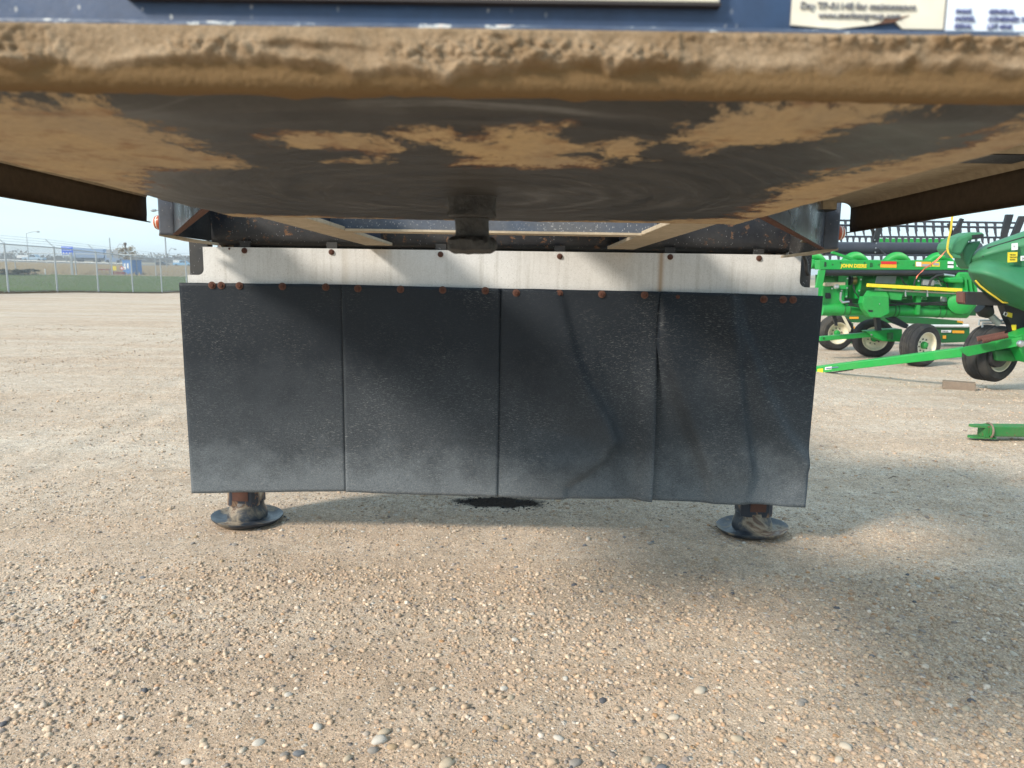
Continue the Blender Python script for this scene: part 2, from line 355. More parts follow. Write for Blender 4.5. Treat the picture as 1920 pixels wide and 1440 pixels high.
def strip_mat():
    N = NT("white_painted_apron"); n = N.noise(3, 5, .6); st = N.noise(1, 6, .65, N.map((45, 1, 2.2)))
    c = N.mix(N.ramp(n, [(.35, 0), (.7, 1)]), (.66, .65, .63), (.56, .545, .515)); c = N.mix(N.math('MULTIPLY', N.ramp(st, [(.48, 0), (.70, 1)]), .5), c, (.42, .40, .36)); c = N.mix(.35, c, N.ramp(N.noise(180, 4, .7), [(.3, .3), (.7, .7)]), 'OVERLAY')
    v = N.vor(210); cs = N.n.new("ShaderNodeSeparateColor"); N.l.new(v['Color'], cs.inputs[0])
    m = N.math('MULTIPLY', N.ramp(v['Distance'], [(.16, 1), (.30, 0)]), N.ramp(cs.outputs[0], [(.80, 0), (.82, 1)])); m = N.math('MULTIPLY', m, N.ramp(N.noise(7, 4), [(.42, .15), (.6, 1)]))
    c = N.mix(N.math('MULTIPLY', m, .7), c, (.16, .13, .10))
    x = N.sep(); g = N.math('MULTIPLY', N.math('SUBTRACT', x[0], .648), 90); g = N.math('MULTIPLY', g, g); g = N.math('POWER', 2.7, N.math('MULTIPLY', g, -1.0))
    g2 = N.math('MULTIPLY', N.math('ADD', x[0], .62), 70); g2 = N.math('POWER', 2.7, N.math('MULTIPLY', N.math('MULTIPLY', g2, g2), -1.0))
    c = N.mix(N.math('MULTIPLY', g, .75, True), c, (.33, .20, .09)); c = N.mix(N.math('MULTIPLY', g2, .3, True), c, (.42, .36, .28))
    return N.done(c, .55, normal=N.bump(N.noise(120, 3), .06, .002))
M_STRIP = strip_mat()
def rubber_mat():
    N = NT("scratched_black_rubber"); n = N.noise(4, 5, .6); x = N.sep()
    c = N.mix(N.ramp(n, [(.35, 0), (.7, 1)]), (.0085, .0125, .0185), (.016, .021, .028))
    hz = N.math('SUBTRACT', 1.0, N.math('DIVIDE', N.math('SUBTRACT', x[2], .24), .88))   # 0 top edge .. 1 bottom edge, where road spray settles
    dust = N.math('MULTIPLY', N.ramp(N.math('ADD', hz, N.math('MULTIPLY', N.math('SUBTRACT', N.noise(5, 6, .7), .5), .55)), [(.30, 0), (.72, .30), (.93, 1)]), .92)
    dn = N.noise(240, 4, .75)
    dust = N.math('MULTIPLY', dust, N.ramp(dn, [(.3, .35), (.6, 1)]))
    c = N.mix(dust, c, (.170, .190, .205))
    tot = None
    for rot, sc, th in ((0.05, (42, 1, 420), .665), (.35, (48, 1, 460), .675), (-.4, (50, 1, 440), .675), (1.1, (36, 1, 520), .69), (-.15, (90, 1, 800), .675), (-1.2, (60, 1, 600), .69)):
        s_ = N.noise(1, 2, .5, N.map(sc, (0, rot, 0))); s_ = N.ramp(s_, [(th, 0), (th + .02, 1)])
        tot = s_ if tot is None else N.math('MAXIMUM', tot, s_)
    pm = N.ramp(N.math('ADD', N.noise(2.3, 4, .6), N.math('MULTIPLY', hz, .16)), [(.46, .10), (.68, 1)])
    c = N.mix(N.math('MULTIPLY', N.math('MULTIPLY', tot, pm), .40), c, (.42, .42, .40))
    gr = N.ramp(N.noise(330, 3, .7), [(.60, 0), (.68, 1)])
    c = N.mix(N.math('MULTIPLY', N.math('MULTIPLY', gr, hz), .35, True), c, (.33, .33, .31))
    return N.done(c, N.ramp(n, [(.3, .5), (.7, .66)]), normal=N.bump(dn, .12, .002), spec=.28)
M_RUBBER = rubber_mat()
M_RUST = paint("rusty_bolt", (.095, .042, .030), .85, (.055, .028, .02), .7, 60, spec=.2, bump=.5)
M_RUSTH = paint("rust_halo_washer", (.115, .058, .044), .9, (.07, .04, .03), .6, 50, spec=.15)
def shoe_mat():
    N = NT("worn_steel_foot"); n = N.noise(6.5, 7, .62, dist=.5); n2 = N.noise(70, 5, .65)
    c = N.ramp(n, [(.36, (.020, .026, .038)), (.49, (.032, .040, .052)), (.535, (.15, .125, .095)), (.575, (.27, .22, .16)), (.615, (.10, .056, .034)), (.70, (.22, .215, .205))])
    return N.done(c, N.ramp(n, [(.4, .3), (.6, .7)]), N.ramp(n, [(.4, .2), (.52, 0), (.62, 0), (.7, .5)]), normal=N.bump(n2, .3, .003))
M_SHOE = shoe_mat()
def leg_mat():
    N = NT("worn_navy_leg"); n = N.noise(11, 6, .65, N.map((1, 1, .45)), .5); n2 = N.noise(80, 5, .65)
    c = N.ramp(n, [(.38, (.016, .020, .030)), (.52, (.022, .028, .042)), (.545, (.17, .09, .05)), (.60, (.26, .20, .14)), (.64, (.40, .34, .25))])
    return N.done(c, .5, normal=N.bump(n2, .3, .003))
M_LEG = leg_mat()
M_AMBER = flat("amber_lens", (.42, .085, .03), .3); M_LENS = flat("clear_lens", (.82, .78, .66), .3)
M_CREAM = flat("cream_plate", (.72, .66, .52), .5, var=.1); M_PAPER = flat("aged_paper", (.74, .68, .56), .7, var=.12, scale=30); M_PAPERW = flat("white_label", (.72, .78, .86), .5, var=.06)
M_INK = flat("grey_print", (.22, .22, .24), .7); M_INKB = flat("blue_print", (.14, .16, .32), .6); M_BLACK = flat("black_plastic", (.016, .016, .018), .5); M_HOSE = flat("black_hose", (.02, .02, .021), .55, var=.3)
M_TORN = flat("torn_brown_backing", (.16, .08, .05), .8, var=.4, scale=40)

# ================================================================== ground sheets
def nonuniform(lo, hi, fine_lo, fine_hi, step, grow=1.12, extra=()):
    a = list(np.arange(fine_lo, fine_hi, step)); s = step; x = fine_hi
    while x < hi: a.append(x); s *= grow; x += s
    a.append(hi); s = step; x = fine_lo - step
    while x > lo: a.append(x); s *= grow; x -= s
    a.append(lo); a = np.array(sorted(set(np.round(a, 4))))
    for e in extra:
        i = np.argmin(abs(a - e)); a[i] = e
    return np.array(sorted(set(a)))
GX = nonuniform(-900, 900, -4, 5, .07, 1.10, (-19.7, -18.5)); GY = nonuniform(-60, 1300, .4, 7, .07, 1.09, (60, 172, 212))
XX, YY = np.meshgrid(GX, GY); ZZ = height(XX, YY)
def relief(x, y):
    p = Vector((x, y, 0)); k = .012 * mn.noise(p * 1.3) + .006 * mn.noise(p * 5) + .003 * mn.noise(p * 13)
    c = x + .09 * (y - 4)
    if x < -1.9:
        for t0 in (-2.55, -2.95, -4.6, -5.05):
            e = c - t0 + .05 * mn.noise(Vector((0, y * .6, t0)))
            if abs(e) < .5: k += (-.010 * math.exp(-(e / .10) ** 2) + .007 * math.exp(-((abs(e) - .17) / .06) ** 2)) * (.6 + .8 * mn.noise(Vector((x, y * 1.7, 3))))
    return k
near = (abs(XX) < 12) & (YY < 20) & (YY > -3)
rel = np.zeros_like(ZZ)
for i, j in zip(*np.nonzero(near)):
    rel[i, j] = relief(XX[i, j], YY[i, j])
ZZ += rel - .004
def ground_z(x, y):
    k = relief(x, y) if abs(x) < 12 and -3 < y < 20 else 0
    return h1(x, y) + k - .004
cx = (GX[:-1] + GX[1:]) / 2; cy = (GY[:-1] + GY[1:]) / 2
CX, CY = np.meshgrid(cx, cy)
reg = np.full(CX.shape, 'field', dtype='<U6')
reg[(CX > -18.5) & (CY < 75) & (CX < 140)] = 'yard'
reg[(CX < -19.7) & (CY < 60) & (CY > -40) & (CX > -80)] = 'lawn'
reg[(CX < -18.5) & (CX > -19.7) & (CY < 60)] = 'bank'
reg[(CY > 172) & (CY < 212)] = 'road'
idx = np.arange(XX.size).reshape(XX.shape)
quads = np.stack([idx[:-1, :-1], idx[:-1, 1:], idx[1:, 1:], idx[1:, :-1]], -1)
allv = np.stack([XX, YY, ZZ], -1).reshape(-1, 3)
for nm, key, m in (("gravel_ground", 'yard', M_GRAVEL), ("lawn", 'lawn', M_LAWN), ("soil_bank", 'bank', M_BANK), ("dry_field", 'field', M_FIELD), ("highway", 'road', M_ROAD)):
    q = quads[reg == key]; u_, inv = np.unique(q, return_inverse=True); q2 = inv.reshape(-1, 4)
    me = bpy.data.meshes.new(nm); me.from_pydata(allv[u_].tolist(), [], q2.tolist()); me.polygons.foreach_set('use_smooth', [True] * len(me.polygons)); me.materials.append(m)
    o = bpy.data.objects.new(nm, me); COL.objects.link(o); o["kind"] = "structure"
    if key == 'yard': GROUND = o

# ------------------------------------------------------------------ loose gravel
def ico(sub):
    bm = bmesh.new(); bmesh.ops.create_icosphere(bm, subdivisions=sub, radius=1); v = np.array([x.co[:] for x in bm.verts]); f = np.array([[k.index for k in x.verts] for x in bm.faces]); bm.free(); return v, f
PAL = np.array([[.62, .57, .50], [.50, .42, .32], [.44, .35, .25], [.38, .28, .19], [.30, .24, .18], [.22, .20, .19], [.15, .155, .17], [.10, .105, .12], [.44, .26, .14], [.36, .27, .20], [.54, .48, .40]])
PAL = (PAL * .62 + np.array([.43, .345, .26]) * .38) * np.array([1.04, .985, .95])
PW = np.array([.06, .20, .21, .16, .12, .06, .035, .015, .035, .08, .03]); PW /= PW.sum()
def scatter(name, n, sub, sizef, posf):
    bv, bf = ico(sub); nv, nf = len(bv), len(bf)
    x, y = posf(n); n = len(x)
    k = ((x + .055) / .22) ** 2 + ((y - 3.40) / .10) ** 2 > .75 - .75 * rng.random(n); x, y = x[k], y[k]; n = len(x)
    z = np.array([ground_z(a, b) for a, b in zip(x, y)])
    sz = sizef(n)
    var = bv[None] * (1 + .30 * rng.standard_normal((14, nv, 1)).clip(-1.4, 1.4) * .72)
    V = var[rng.integers(0, 14, n)]
    sc = np.stack([sz, sz * rng.uniform(.62, 1, n), sz * rng.uniform(.45, .8, n)], -1)[:, None, :]
    V = V * sc
    t1 = rng.normal(0, .22, n); c, s = np.cos(t1)[:, None], np.sin(t1)[:, None]
    V = np.stack([V[..., 0] * c - V[..., 2] * s, V[..., 1], V[..., 0] * s + V[..., 2] * c], -1)
    t2 = rng.uniform(0, 2 * pi, n); c, s = np.cos(t2)[:, None], np.sin(t2)[:, None]
    V = np.stack([V[..., 0] * c - V[..., 1] * s, V[..., 0] * s + V[..., 1] * c, V[..., 2]], -1)
    V += np.stack([x, y, z + sc[:, 0, 2] * rng.uniform(-.50, .22, n)], -1)[:, None, :]
    Fc = (bf[None] + (np.arange(n) * nv)[:, None, None]).reshape(-1)
    me = bpy.data.meshes.new(name); me.vertices.add(n * nv); me.vertices.foreach_set('co', V.reshape(-1).astype(np.float32))
    me.loops.add(len(Fc)); me.loops.foreach_set('vertex_index', Fc.astype(np.int32)); k = n * nf
    me.polygons.add(k); me.polygons.foreach_set('loop_start', np.arange(0, 3 * k, 3, dtype=np.int32)); me.polygons.foreach_set('use_smooth', np.ones(k, bool))
    col = PAL[rng.choice(len(PAL), n, p=PW)] * rng.uniform(.85, 1.3, (n, 1))
    oil = ((x + .055) / .235) ** 2 + ((y - 3.40) / .115) ** 2 + rng.normal(0, .25, n) < 1
    col[oil] = (.010, .009, .010)
    a = me.attributes.new("tint", 'FLOAT_COLOR', 'POINT'); a.data.foreach_set('color', np.repeat(np.concatenate([col, np.ones((n, 1))], 1), nv, 0).reshape(-1).astype(np.float32))
    me.update(); me.validate(); me.materials.append(M_STONE)
    o = bpy.data.objects.new(name, me); COL.objects.link(o); o["kind"] = "stuff"; return o
def wedge(d0, d1, margin=.10, pw=2.0):
    def f(n):
        d = rng.uniform(d0 ** pw, d1 ** pw, n * 2) ** (1 / pw); x = rng.uniform(-1, 1, n * 2) * (.74 * (d * .99 + .18) + margin)
        # patchy, as tyres have swept it
        k = np.array([mn.noise(Vector((a * 1.1 + 3, b * 1.1, 0))) for a, b in zip(x, d)])
        keep = rng.uniform(0, 1, n * 2) < np.clip(.55 + .9 * k, .12, 1)
        x, d = x[keep][:n], d[keep][:n]; return x, d
    return f
g = scatter("loose_gravel", 5200, 2, lambda n: np.clip(.0072 * rng.lognormal(0, .22, n), .005, .0125), wedge(1.25, 2.6, .1, 1.5))
tag(g, "rounded pebbles as big as a thumbnail in the near yard", "gravel")
g = scatter("loose_gravel", 9500, 2, lambda n: np.clip(.0034 * rng.lognormal(0, .45, n), .0018, .012), wedge(1.25, 2.7))
tag(g, "loose beige and grey pebbles covering the near yard", "gravel")
g = scatter("loose_gravel", 34000, 1, lambda n: np.clip(.0028 * rng.lognormal(0, .42, n), .0015, .010), wedge(1.25, 3.6))
tag(g, "fine sandy grit between the near pebbles", "gravel")
g = scatter("loose_gravel", 46000, 1, lambda n: np.clip(.0050 * rng.lognormal(0, .42, n), .003, .016), wedge(2.9, 13, .1, 1.15))
tag(g, "pale stones scattered over the yard beyond the flaps", "gravel")
# the big stones one can pick out
SM = []
for k in range(10):
    bv, bf = ico(2); r = random.Random(k)
    V = [Vector(v) for v in bv]
    off = Vector((r.uniform(0, 50), r.uniform(0, 50), 0))
    V = [v * (1 + .33 * mn.noise(v * 1.1 + off) + .12 * mn.noise(v * 2.7 + off)) for v in V]
    b = MB().add([Vector((v.x, v.y * r.uniform(.70, .75), v.z * .52)) for v in V], bf.tolist())
    SM.append(b)
def add_stone(x, y, s, mi, shp=None, rot=None):
    key = (random.randrange(10) if shp is None else shp, mi)
    if key not in STM:
        me = SM[key[0]].mesh("stone", smooth=True); me.materials.append(M_STONES[mi]); STM[key] = me
    o = bpy.data.objects.new("stone", STM[key]); COL.objects.link(o); o.parent = GROUND
    o.location = (x, y, ground_z(x, y) + s * .05); o.scale = (s, s, s); o.rotation_euler = (random.gauss(0, .12), random.gauss(0, .12), random.uniform(0, 6.28) if rot is None else rot)
STM = {}
def gpix(px, py):
    d = cF + cR * ((px - 960) / FPX) - cU * ((py - 720) / FPX); P = CAM + d * (-CAMH / d.z); return P.x, P.y
for px, py, s, mi in ((710, 1387, .019, 0), (595, 1362, .015, 0), (485, 1392, .016, 0), (585, 1361, .008, 5), (720, 1372, .016, 1), (1382, 1384, .018, 1), (1312, 1296, .02, 6), (838, 1432, .022, 1), (560, 1410, .014, 3), (350, 1425, .013, 0), (700, 1405, .015, 4),
                      (652, 1420, .014, 1), (735, 1398, .013, 2), (1262, 1345, .016, 6), (1243, 1378, .014, 1), (980, 1180, .013, 1), (1050, 1184, .011, 6), (966, 1200, .012, 0), (1130, 1312, .013, 7), (945, 1288, .012, 0), (957, 1305, .012, 1),
                      (1078, 1432, .017, 4), (1212, 1422, .015, 1), (1240, 1436, .014, 3), (950, 1360, .011, 2), (1048, 1382, .014, 0), (1060, 1270, .01, 0), (455, 1405, .012, 6), (380, 1385, .011, 1), (540, 1302, .012, 0), (536, 1300, .012, 1),
                      (1420, 1240, .012, 0), (1500, 1320, .014, 4), (1650, 1230, .012, 6), (1810, 1330, .014, 1), (1730, 1180, .012, 4), (1585, 1400, .016, 6), (1250, 985, .013, 0), (890, 1010, .01, 1), (960, 1030, .011, 2)):
    x, y = gpix(px, py); add_stone(x, y, s, mi)
xs, ys = wedge(1.35, 3.0)(200)
for x, y in zip(xs, ys): add_stone(float(x), float(y), float(np.clip(.0088 * random.lognormvariate(0, .25), .006, .016)), random.choices(range(8), (1.2, 3, 2, 1.6, 2.4, .8, 1.5, .9))[0])

# ================================================================== trailer
tV = (cF + cR * (10 / FPX) + cU * (185 / FPX)).normalized(); tU = tV.cross(Vector((0, 0, 1))).normalized(); tW = tU.cross(tV)
trailer = bpy.data.objects.new("semi_trailer", None); COL.objects.link(trailer)
TM = Matrix.Translation(CAM - tU * .073 - tW * CAMH) @ Matrix((tU, tV, tW)).transposed().to_4x4()
trailer.matrix_world = TM; ORG[trailer.name] = Vector(); TI = TM.inverted()
tag(trailer, "underside of a navy semi trailer nose with kingpin and black rubber flap curtain", "trailer")
T = trailer
KZ = 1.28; VF, VB = .566, 1.572
# -- king plate: stained grid
POLY = [
 [(-.6, .609), (-.268, .596), (-.266, .647), (-.27, .743), (-.267, .825), (-.258, .879), (-.303, .912), (-.35, .927), (-.391, .942), (-.45, 1.02), (-.483, 1.082), (-.6, 1.3)],
 [(-.157, .701), (-.14, .687), (-.092, .69), (-.066, .711), (-.052, .753), (-.06, .775), (-.087, .788), (-.116, .745), (-.148, .765), (-.166, .736)],
 [(-.126, .833), (-.11, .813), (-.073, .804), (-.082, .835)],
 [(.002, .691), (.021, .7), (.034, .727), (.066, .662), (.094, .648), (.105, .684), (.141, .71), (.147, .739), (.12, .773), (.14, .812), (.157, .832), (.089, .865), (.022, .853), (.03, .802), (.003, .725)],
 [(.156, .703), (.18, .686), (.2, .735), (.203, .804), (.166, .764)], [(-.036, .678), (-.013, .671), (-.019, .698), (-.034, .695)],
 [(.234, .754), (.229, .676), (.233, .636), (.243, .609), (.259, .591), (.421, .526), (.6, .5), (.6, .545), (.512, .555), (.449, .566), (.388, .584), (.364, .619), (.34, .677), (.298, .709), (.26, .721), (.25, .763)],
 [(.44, 1.029), (.436, .912), (.459, .837), (.468, .726), (.489, .622), (.506, .548), (.6, .53), (.6, 1.6), (.496, 1.42)],
 [(-.6, 1.5), (-.42, 1.535), (-.2, 1.562), (.1, 1.564), (.25, 1.55), (.36, 1.53), (.45, 1.46), (.6, 1.4), (.6, 1.6), (-.6, 1.6)]]
def poly_sd(P, X, Y):
    ins = np.zeros(X.shape, bool); dm = np.full(X.shape, 9.)
    n = len(P)
    for i in range(n):
        (x0, y0), (x1, y1) = P[i], P[(i + 1) % n]
        c = ((y0 > Y) != (y1 > Y)) & (X < (x1 - x0) * (Y - y0) / (y1 - y0 + 1e-12) + x0); ins ^= c
        t = np.clip(((X - x0) * (x1 - x0) + (Y - y0) * (y1 - y0)) / ((x1 - x0) ** 2 + (y1 - y0) ** 2 + 1e-12), 0, 1)
        dm = np.minimum(dm, np.hypot(X - x0 - t * (x1 - x0), Y - y0 - t * (y1 - y0)))
    return np.where(ins, dm, -dm)
gu = np.linspace(-.536, .536, 180); gv = np.linspace(VF + .013, VB, 170); GU, GV = np.meshgrid(gu, gv)
sd = np.max([poly_sd(P, GU, GV) for P in POLY], 0)
tan_m = np.clip(.5 + sd / .12, 0, 1)
gz_ = np.full(GU.shape, KZ - .004)
for i in range(GU.shape[0]):
    for j in range(GU.shape[1]):
        p = Vector((GU[i, j], GV[i, j], 0)); gz_[i, j] += .0022 * mn.noise(p * 6) + .0012 * mn.noise(p * 21)
gz_ += .009 * (1 - sstep((GV - VF - .010) / .038))
e = np.clip((GV - (VB - .03)) / .03, 0, 1); gv2 = GV + 0
for j in range(GU.shape[1]): gv2[:, j] += e[:, j] * (.006 * mn.noise(Vector((gu[j] * 22, 0, 0))) + .004 * mn.noise(Vector((gu[j] * 70, 3, 0))))
kp = grid_mesh("king_plate", np.stack([GU, gv2, gz_], -1), M_PLATE, T, attr={"tan": tan_m, "rim": e})
sm = kp.modifiers.new("s", 'SOLIDIFY'); sm.thickness = .010; sm.offset = -1
# -- front edge with caked mud
nu, ns = 760, 76
fu = np.linspace(-.60, .60, nu); R0 = .009; ztop = 1.3185
CZ = KZ - .0062; L1, L2, L3 = ztop - (CZ + R0), R0 * pi / 2, .042
S = np.linspace(0, L1 + L2 + L3, ns); P = np.zeros((ns, nu, 3)); DP = np.zeros((ns, nu))
for a, s_ in enumerate(S):
    if s_ < L1: z, v, nz, nvv = ztop - s_, VF, 0, -1
    elif s_ < L1 + L2:
        t = (s_ - L1) / R0; z = CZ + R0 - R0 * sin(t); v = VF + R0 - R0 * cos(t); nz, nvv = -sin(t), -cos(t)
    else: z, v, nz, nvv = CZ + .0075 * ((s_ - L1 - L2) / L3) ** 1.2, VF + R0 + s_ - L1 - L2, -1, 0
    for b in range(nu):
        x = fu[b]
        ledge = L1 * (.80 + .34 * mn.noise(Vector((x * 7, 1.7, 0))) + .2 * mn.noise(Vector((x * 31, 5, 0))) + .1 * mn.noise(Vector((x * 90, 2, 0))))
        q = Vector((x, z, 0))
        k = (s_ - ledge) / .0022
        above = 1 / (1 + math.exp(max(-30, min(30, k))))
        rise = min(1, s_ / max(ledge, 1e-4))
        l2 = .5 + .5 * mn.noise(Vector((x * 14, z * 60, 9)))
        crag = float(sstep((mn.noise(Vector((x * 7.5, z * 26, 11))) + .25) / .5))          # rough in places, scraped smooth in others
        lip = .0065 * max(.15, .55 + .9 * mn.noise(Vector((x * 17, 3, 0))) + .5 * mn.noise(Vector((x * 55, 8, 0)))) * math.exp(-((s_ - ledge + .0035) / .0042) ** 2)
        p2 = L1 * (.40 + .30 * mn.noise(Vector((x * 6, 20, 0))) + .12 * mn.noise(Vector((x * 35, 21, 0))))
        lip += .007 * max(0, mn.noise(Vector((x * 5, 30, 0))) + .12) * max(.2, .8 + mn.noise(Vector((x * 40, 33, 0)))) * math.exp(-((s_ - p2) / (.0032 if s_ > p2 else .008)) ** 2) * 1.6
        lump = .0020 + .0030 * rise ** 2 + lip + crag * (.0080 * abs(mn.noise(q * 62)) + .0080 * abs(mn.noise(q * 135)) + .0050 * abs(mn.noise(q * 260)) + .006 * max(0, mn.noise(Vector((x * 20, z * 42, 2))))) + (1 - crag) * .0015 * mn.noise(q * 45)
        patch = .40 + .60 * float(sstep((mn.noise(Vector((x * 5.5, z * 18, 4))) + .32) / .3))
        d = above * lump * patch * min(1, s_ / .003 + .1)
        fade = min(1, max(0, (L1 + L2 + L3 - s_) / .042))
        d += (1 - above) * (.0012 + .0008 * mn.noise(q * 55)) * fade + (.0006 * mn.noise(q * 300) if s_ < L1 + L2 else 0)
        wob = (.0052 * mn.noise(Vector((x * 6, 7, 0))) + .0030 * mn.noise(Vector((x * 34, v * 30, 0))) + .0012 * mn.noise(Vector((x * 110, v * 90, 0)))) * (1 - fade) ** .6 - .0040 * (1 - (x / .34) ** 2) * (1 - fade)
        P[a, b] = (x, v + nvv * d, z + nz * d + wob); DP[a, b] = 1 - above
grid_mesh("mud_crust", P, M_CRUST, T, attr={"deep": DP})
def bead_mat():
    N = NT("chipped_bead"); n = N.noise(26, 5, .65, N.map((1, 1, 2)))
    c = N.ramp(n, [(.40, (.05, .07, .12)), (.56, (.09, .115, .17)), (.60, (.55, .56, .55)), (.66, (.62, .50, .44)), (.70, (.08, .10, .15))])
    return N.done(c, .45, normal=N.bump(n, .5, .004))
# -- nose wall above
MB().bbox((-.62, VF + .008, 1.3175), (.62, VF + .030, 1.80)).build("nose_wall", M_FRONT, T)
b = MB()
for k in range(140):
    pass
led = [(-.62, VF + .001, 1.3170), (.62, VF + .001, 1.3170), (.62, VF + .001, 1.3225), (-.62, VF + .001, 1.3225)]
MB().prism(led, (0, .0065, 0)).build("weld_bead", bead_mat(), T, bevel=.002)
MB().bbox((-.62, VF + .03, 1.45), (.62, VB, 1.462)).build("nose_top_plate", M_NAVY, T)
cp = MB().bbox((-.221, VF + .0005, 1.3395), (.219, VF + .0075, 1.62)).build("sign_plate", M_CREAM, T, bevel=.001)
MB().bbox((-.222, VF - .0005, 1.3368), (.220, VF + .0075, 1.3392)).build("sign_shadow_line", flat("sign_shadow_dark", (.03, .022, .02), .6), cp)  # dark strip standing for the shadow line under the plate
# notices
nl = MB().prism([(.2745, VF + .0055, 1.3262), (.31, VF + .0055, 1.3238), (.335, VF + .0055, 1.327), (.352, VF + .0055, 1.3295), (.358, VF + .0055, 1.3245), (.388, VF + .0055, 1.3245), (.388, VF + .0055, 1.44), (.2745, VF + .0055, 1.44)], (0, .002, 0)).build("notice", M_PAPER, T)
text("lettering", "Day TP-01148 for maintenance", .0068, (.280, VF + .0048, 1.3375), FACE, M_INK, nl, 1.0)
text("lettering", "www.meritorgroup.com", .0062, (.294, VF + .0048, 1.3312), FACE, M_INK, nl, 1.0)
MB().prism([(.335, VF + .005, 1.3268), (.352, VF + .005, 1.3293), (.362, VF + .005, 1.334), (.350, VF + .005, 1.3318), (.344, VF + .005, 1.3325), (.342, VF + .005, 1.3290)], (0, .001, 0)).build("torn_edge", M_TORN, nl)
n2 = MB().bbox((.390, VF + .005, 1.3235), (.4735, VF + .0075, 1.44)).build("data_label", M_PAPERW, T)
for tx, lx, z in (("MAKE", .3955, 1.3355), ("GENERAL", .420, 1.3355), ("MODEL", .3955, 1.3302), ("COMBINED TARE 06", .420, 1.3302), ("SERIAL", .3955, 1.3250), ("LXT 0048", .420, 1.3250)):
    text("lettering", tx, .0045, (lx, VF + .0043, z), FACE, M_INKB, n2)
# -- main rails
for sgn in (-1, 1):
    r = MB().bbox((sgn * .478, VF + .04, KZ + .0125), (sgn * .492, 2.942, 1.455)).build("main_rail", M_NAVY, T)
    MB().bbox((sgn * .432, VF + .05, KZ), (sgn * .541, 2.942, KZ + .012)).build("bottom_flange", M_FLANGE, r, bevel=.002)
    MB().bbox((sgn * .478, VF + .05, 1.4555), (sgn * .541, 2.942, 1.466)).build("top_flange", M_NAVY, r)
# -- kingpin
pin = MB().lathe([(.058, 1.2745), (.052, 1.2765), (.046, 1.274)], (0, 1.157, 0), n=28).build("kingpin", M_PIN, T, smooth=True)
def lumpy(prof, amp, seed, n=48):
    b = MB().lathe(prof, (0, 1.157, 0), n=n)
    out = []
    for v in b.v:
        v = Vector(v); d = Vector((v.x, v.y - 1.157, 0)); r = d.length
        k = amp * (mn.noise(Vector(v) * 55 + Vector((seed, 0, 0))) + .6 * mn.noise(Vector(v) * 130))
        out.append(v + (d.normalized() if r > 1e-5 else Vector()) * k + Vector((0, 0, .5 * k)))
    b.v = out; return b
lumpy([(.041, 1.278), (.0385, 1.270), (.0375, 1.262), (.0375, 1.245), (.0385, 1.236), (.036, 1.2325), (.02, 1.232)], .0022, 1).build("collar", M_PIN, pin, smooth=True)
lumpy([(.02, 1.234), (.0265, 1.2335), (.0255, 1.222), (.0258, 1.210), (.027, 1.203), (.02, 1.2015)], .0022, 6).build("neck", M_PIN, pin, smooth=True)
lumpy([(.02, 1.205), (.033, 1.2035), (.0385, 1.198), (.0385, 1.190), (.0375, 1.1835), (.031, 1.1795), (.012, 1.1785), (.001, 1.179)], .0042, 12, 64).build("lower_flange", M_PIN, pin, smooth=True)
# -- crossmember between the rails (sunlit, spattered)
c = MB().bbox((-.476, 2.14, KZ + .006), (.476, 2.20, 1.47)).build("crossmember", M_CROSS, T)
MB().bbox((-.43, 2.125, KZ - .001), (.43, 2.205, KZ + .0055)).build("lower_lip", M_FLANGE, c)
# -- bolster
prof = [(2.985, 1.2775), (2.965, 1.284), (2.955, 1.298), (2.950, 1.318), (2.945, 1.37), (2.943, 1.468), (3.08, 1.468), (3.08, 1.2775)]
MB().prism([(-1.17, v, z) for v, z in prof], (2.34, 0, 0)).build("bolster", M_BOLSTER, T, smooth=True)
MB().bbox((-1.17, 3.10, 1.16), (1.17, 3.107, 1.395)).build("dark_gap_backing", M_DARK, T)  # dark panel added behind the strip so the gap stays black
MB().bbox((.06, 2.25, 1.470), (.56, 2.94, 1.478)).build("unseen_sun_blocker", M_NAVY, T)  # unseen plate added above the frame to bound the strip's sun patch
MB().bbox((-.60, 3.11, 1.40), (.30, 7.5, 1.47)).build("rear_deck", M_NAVY, T)
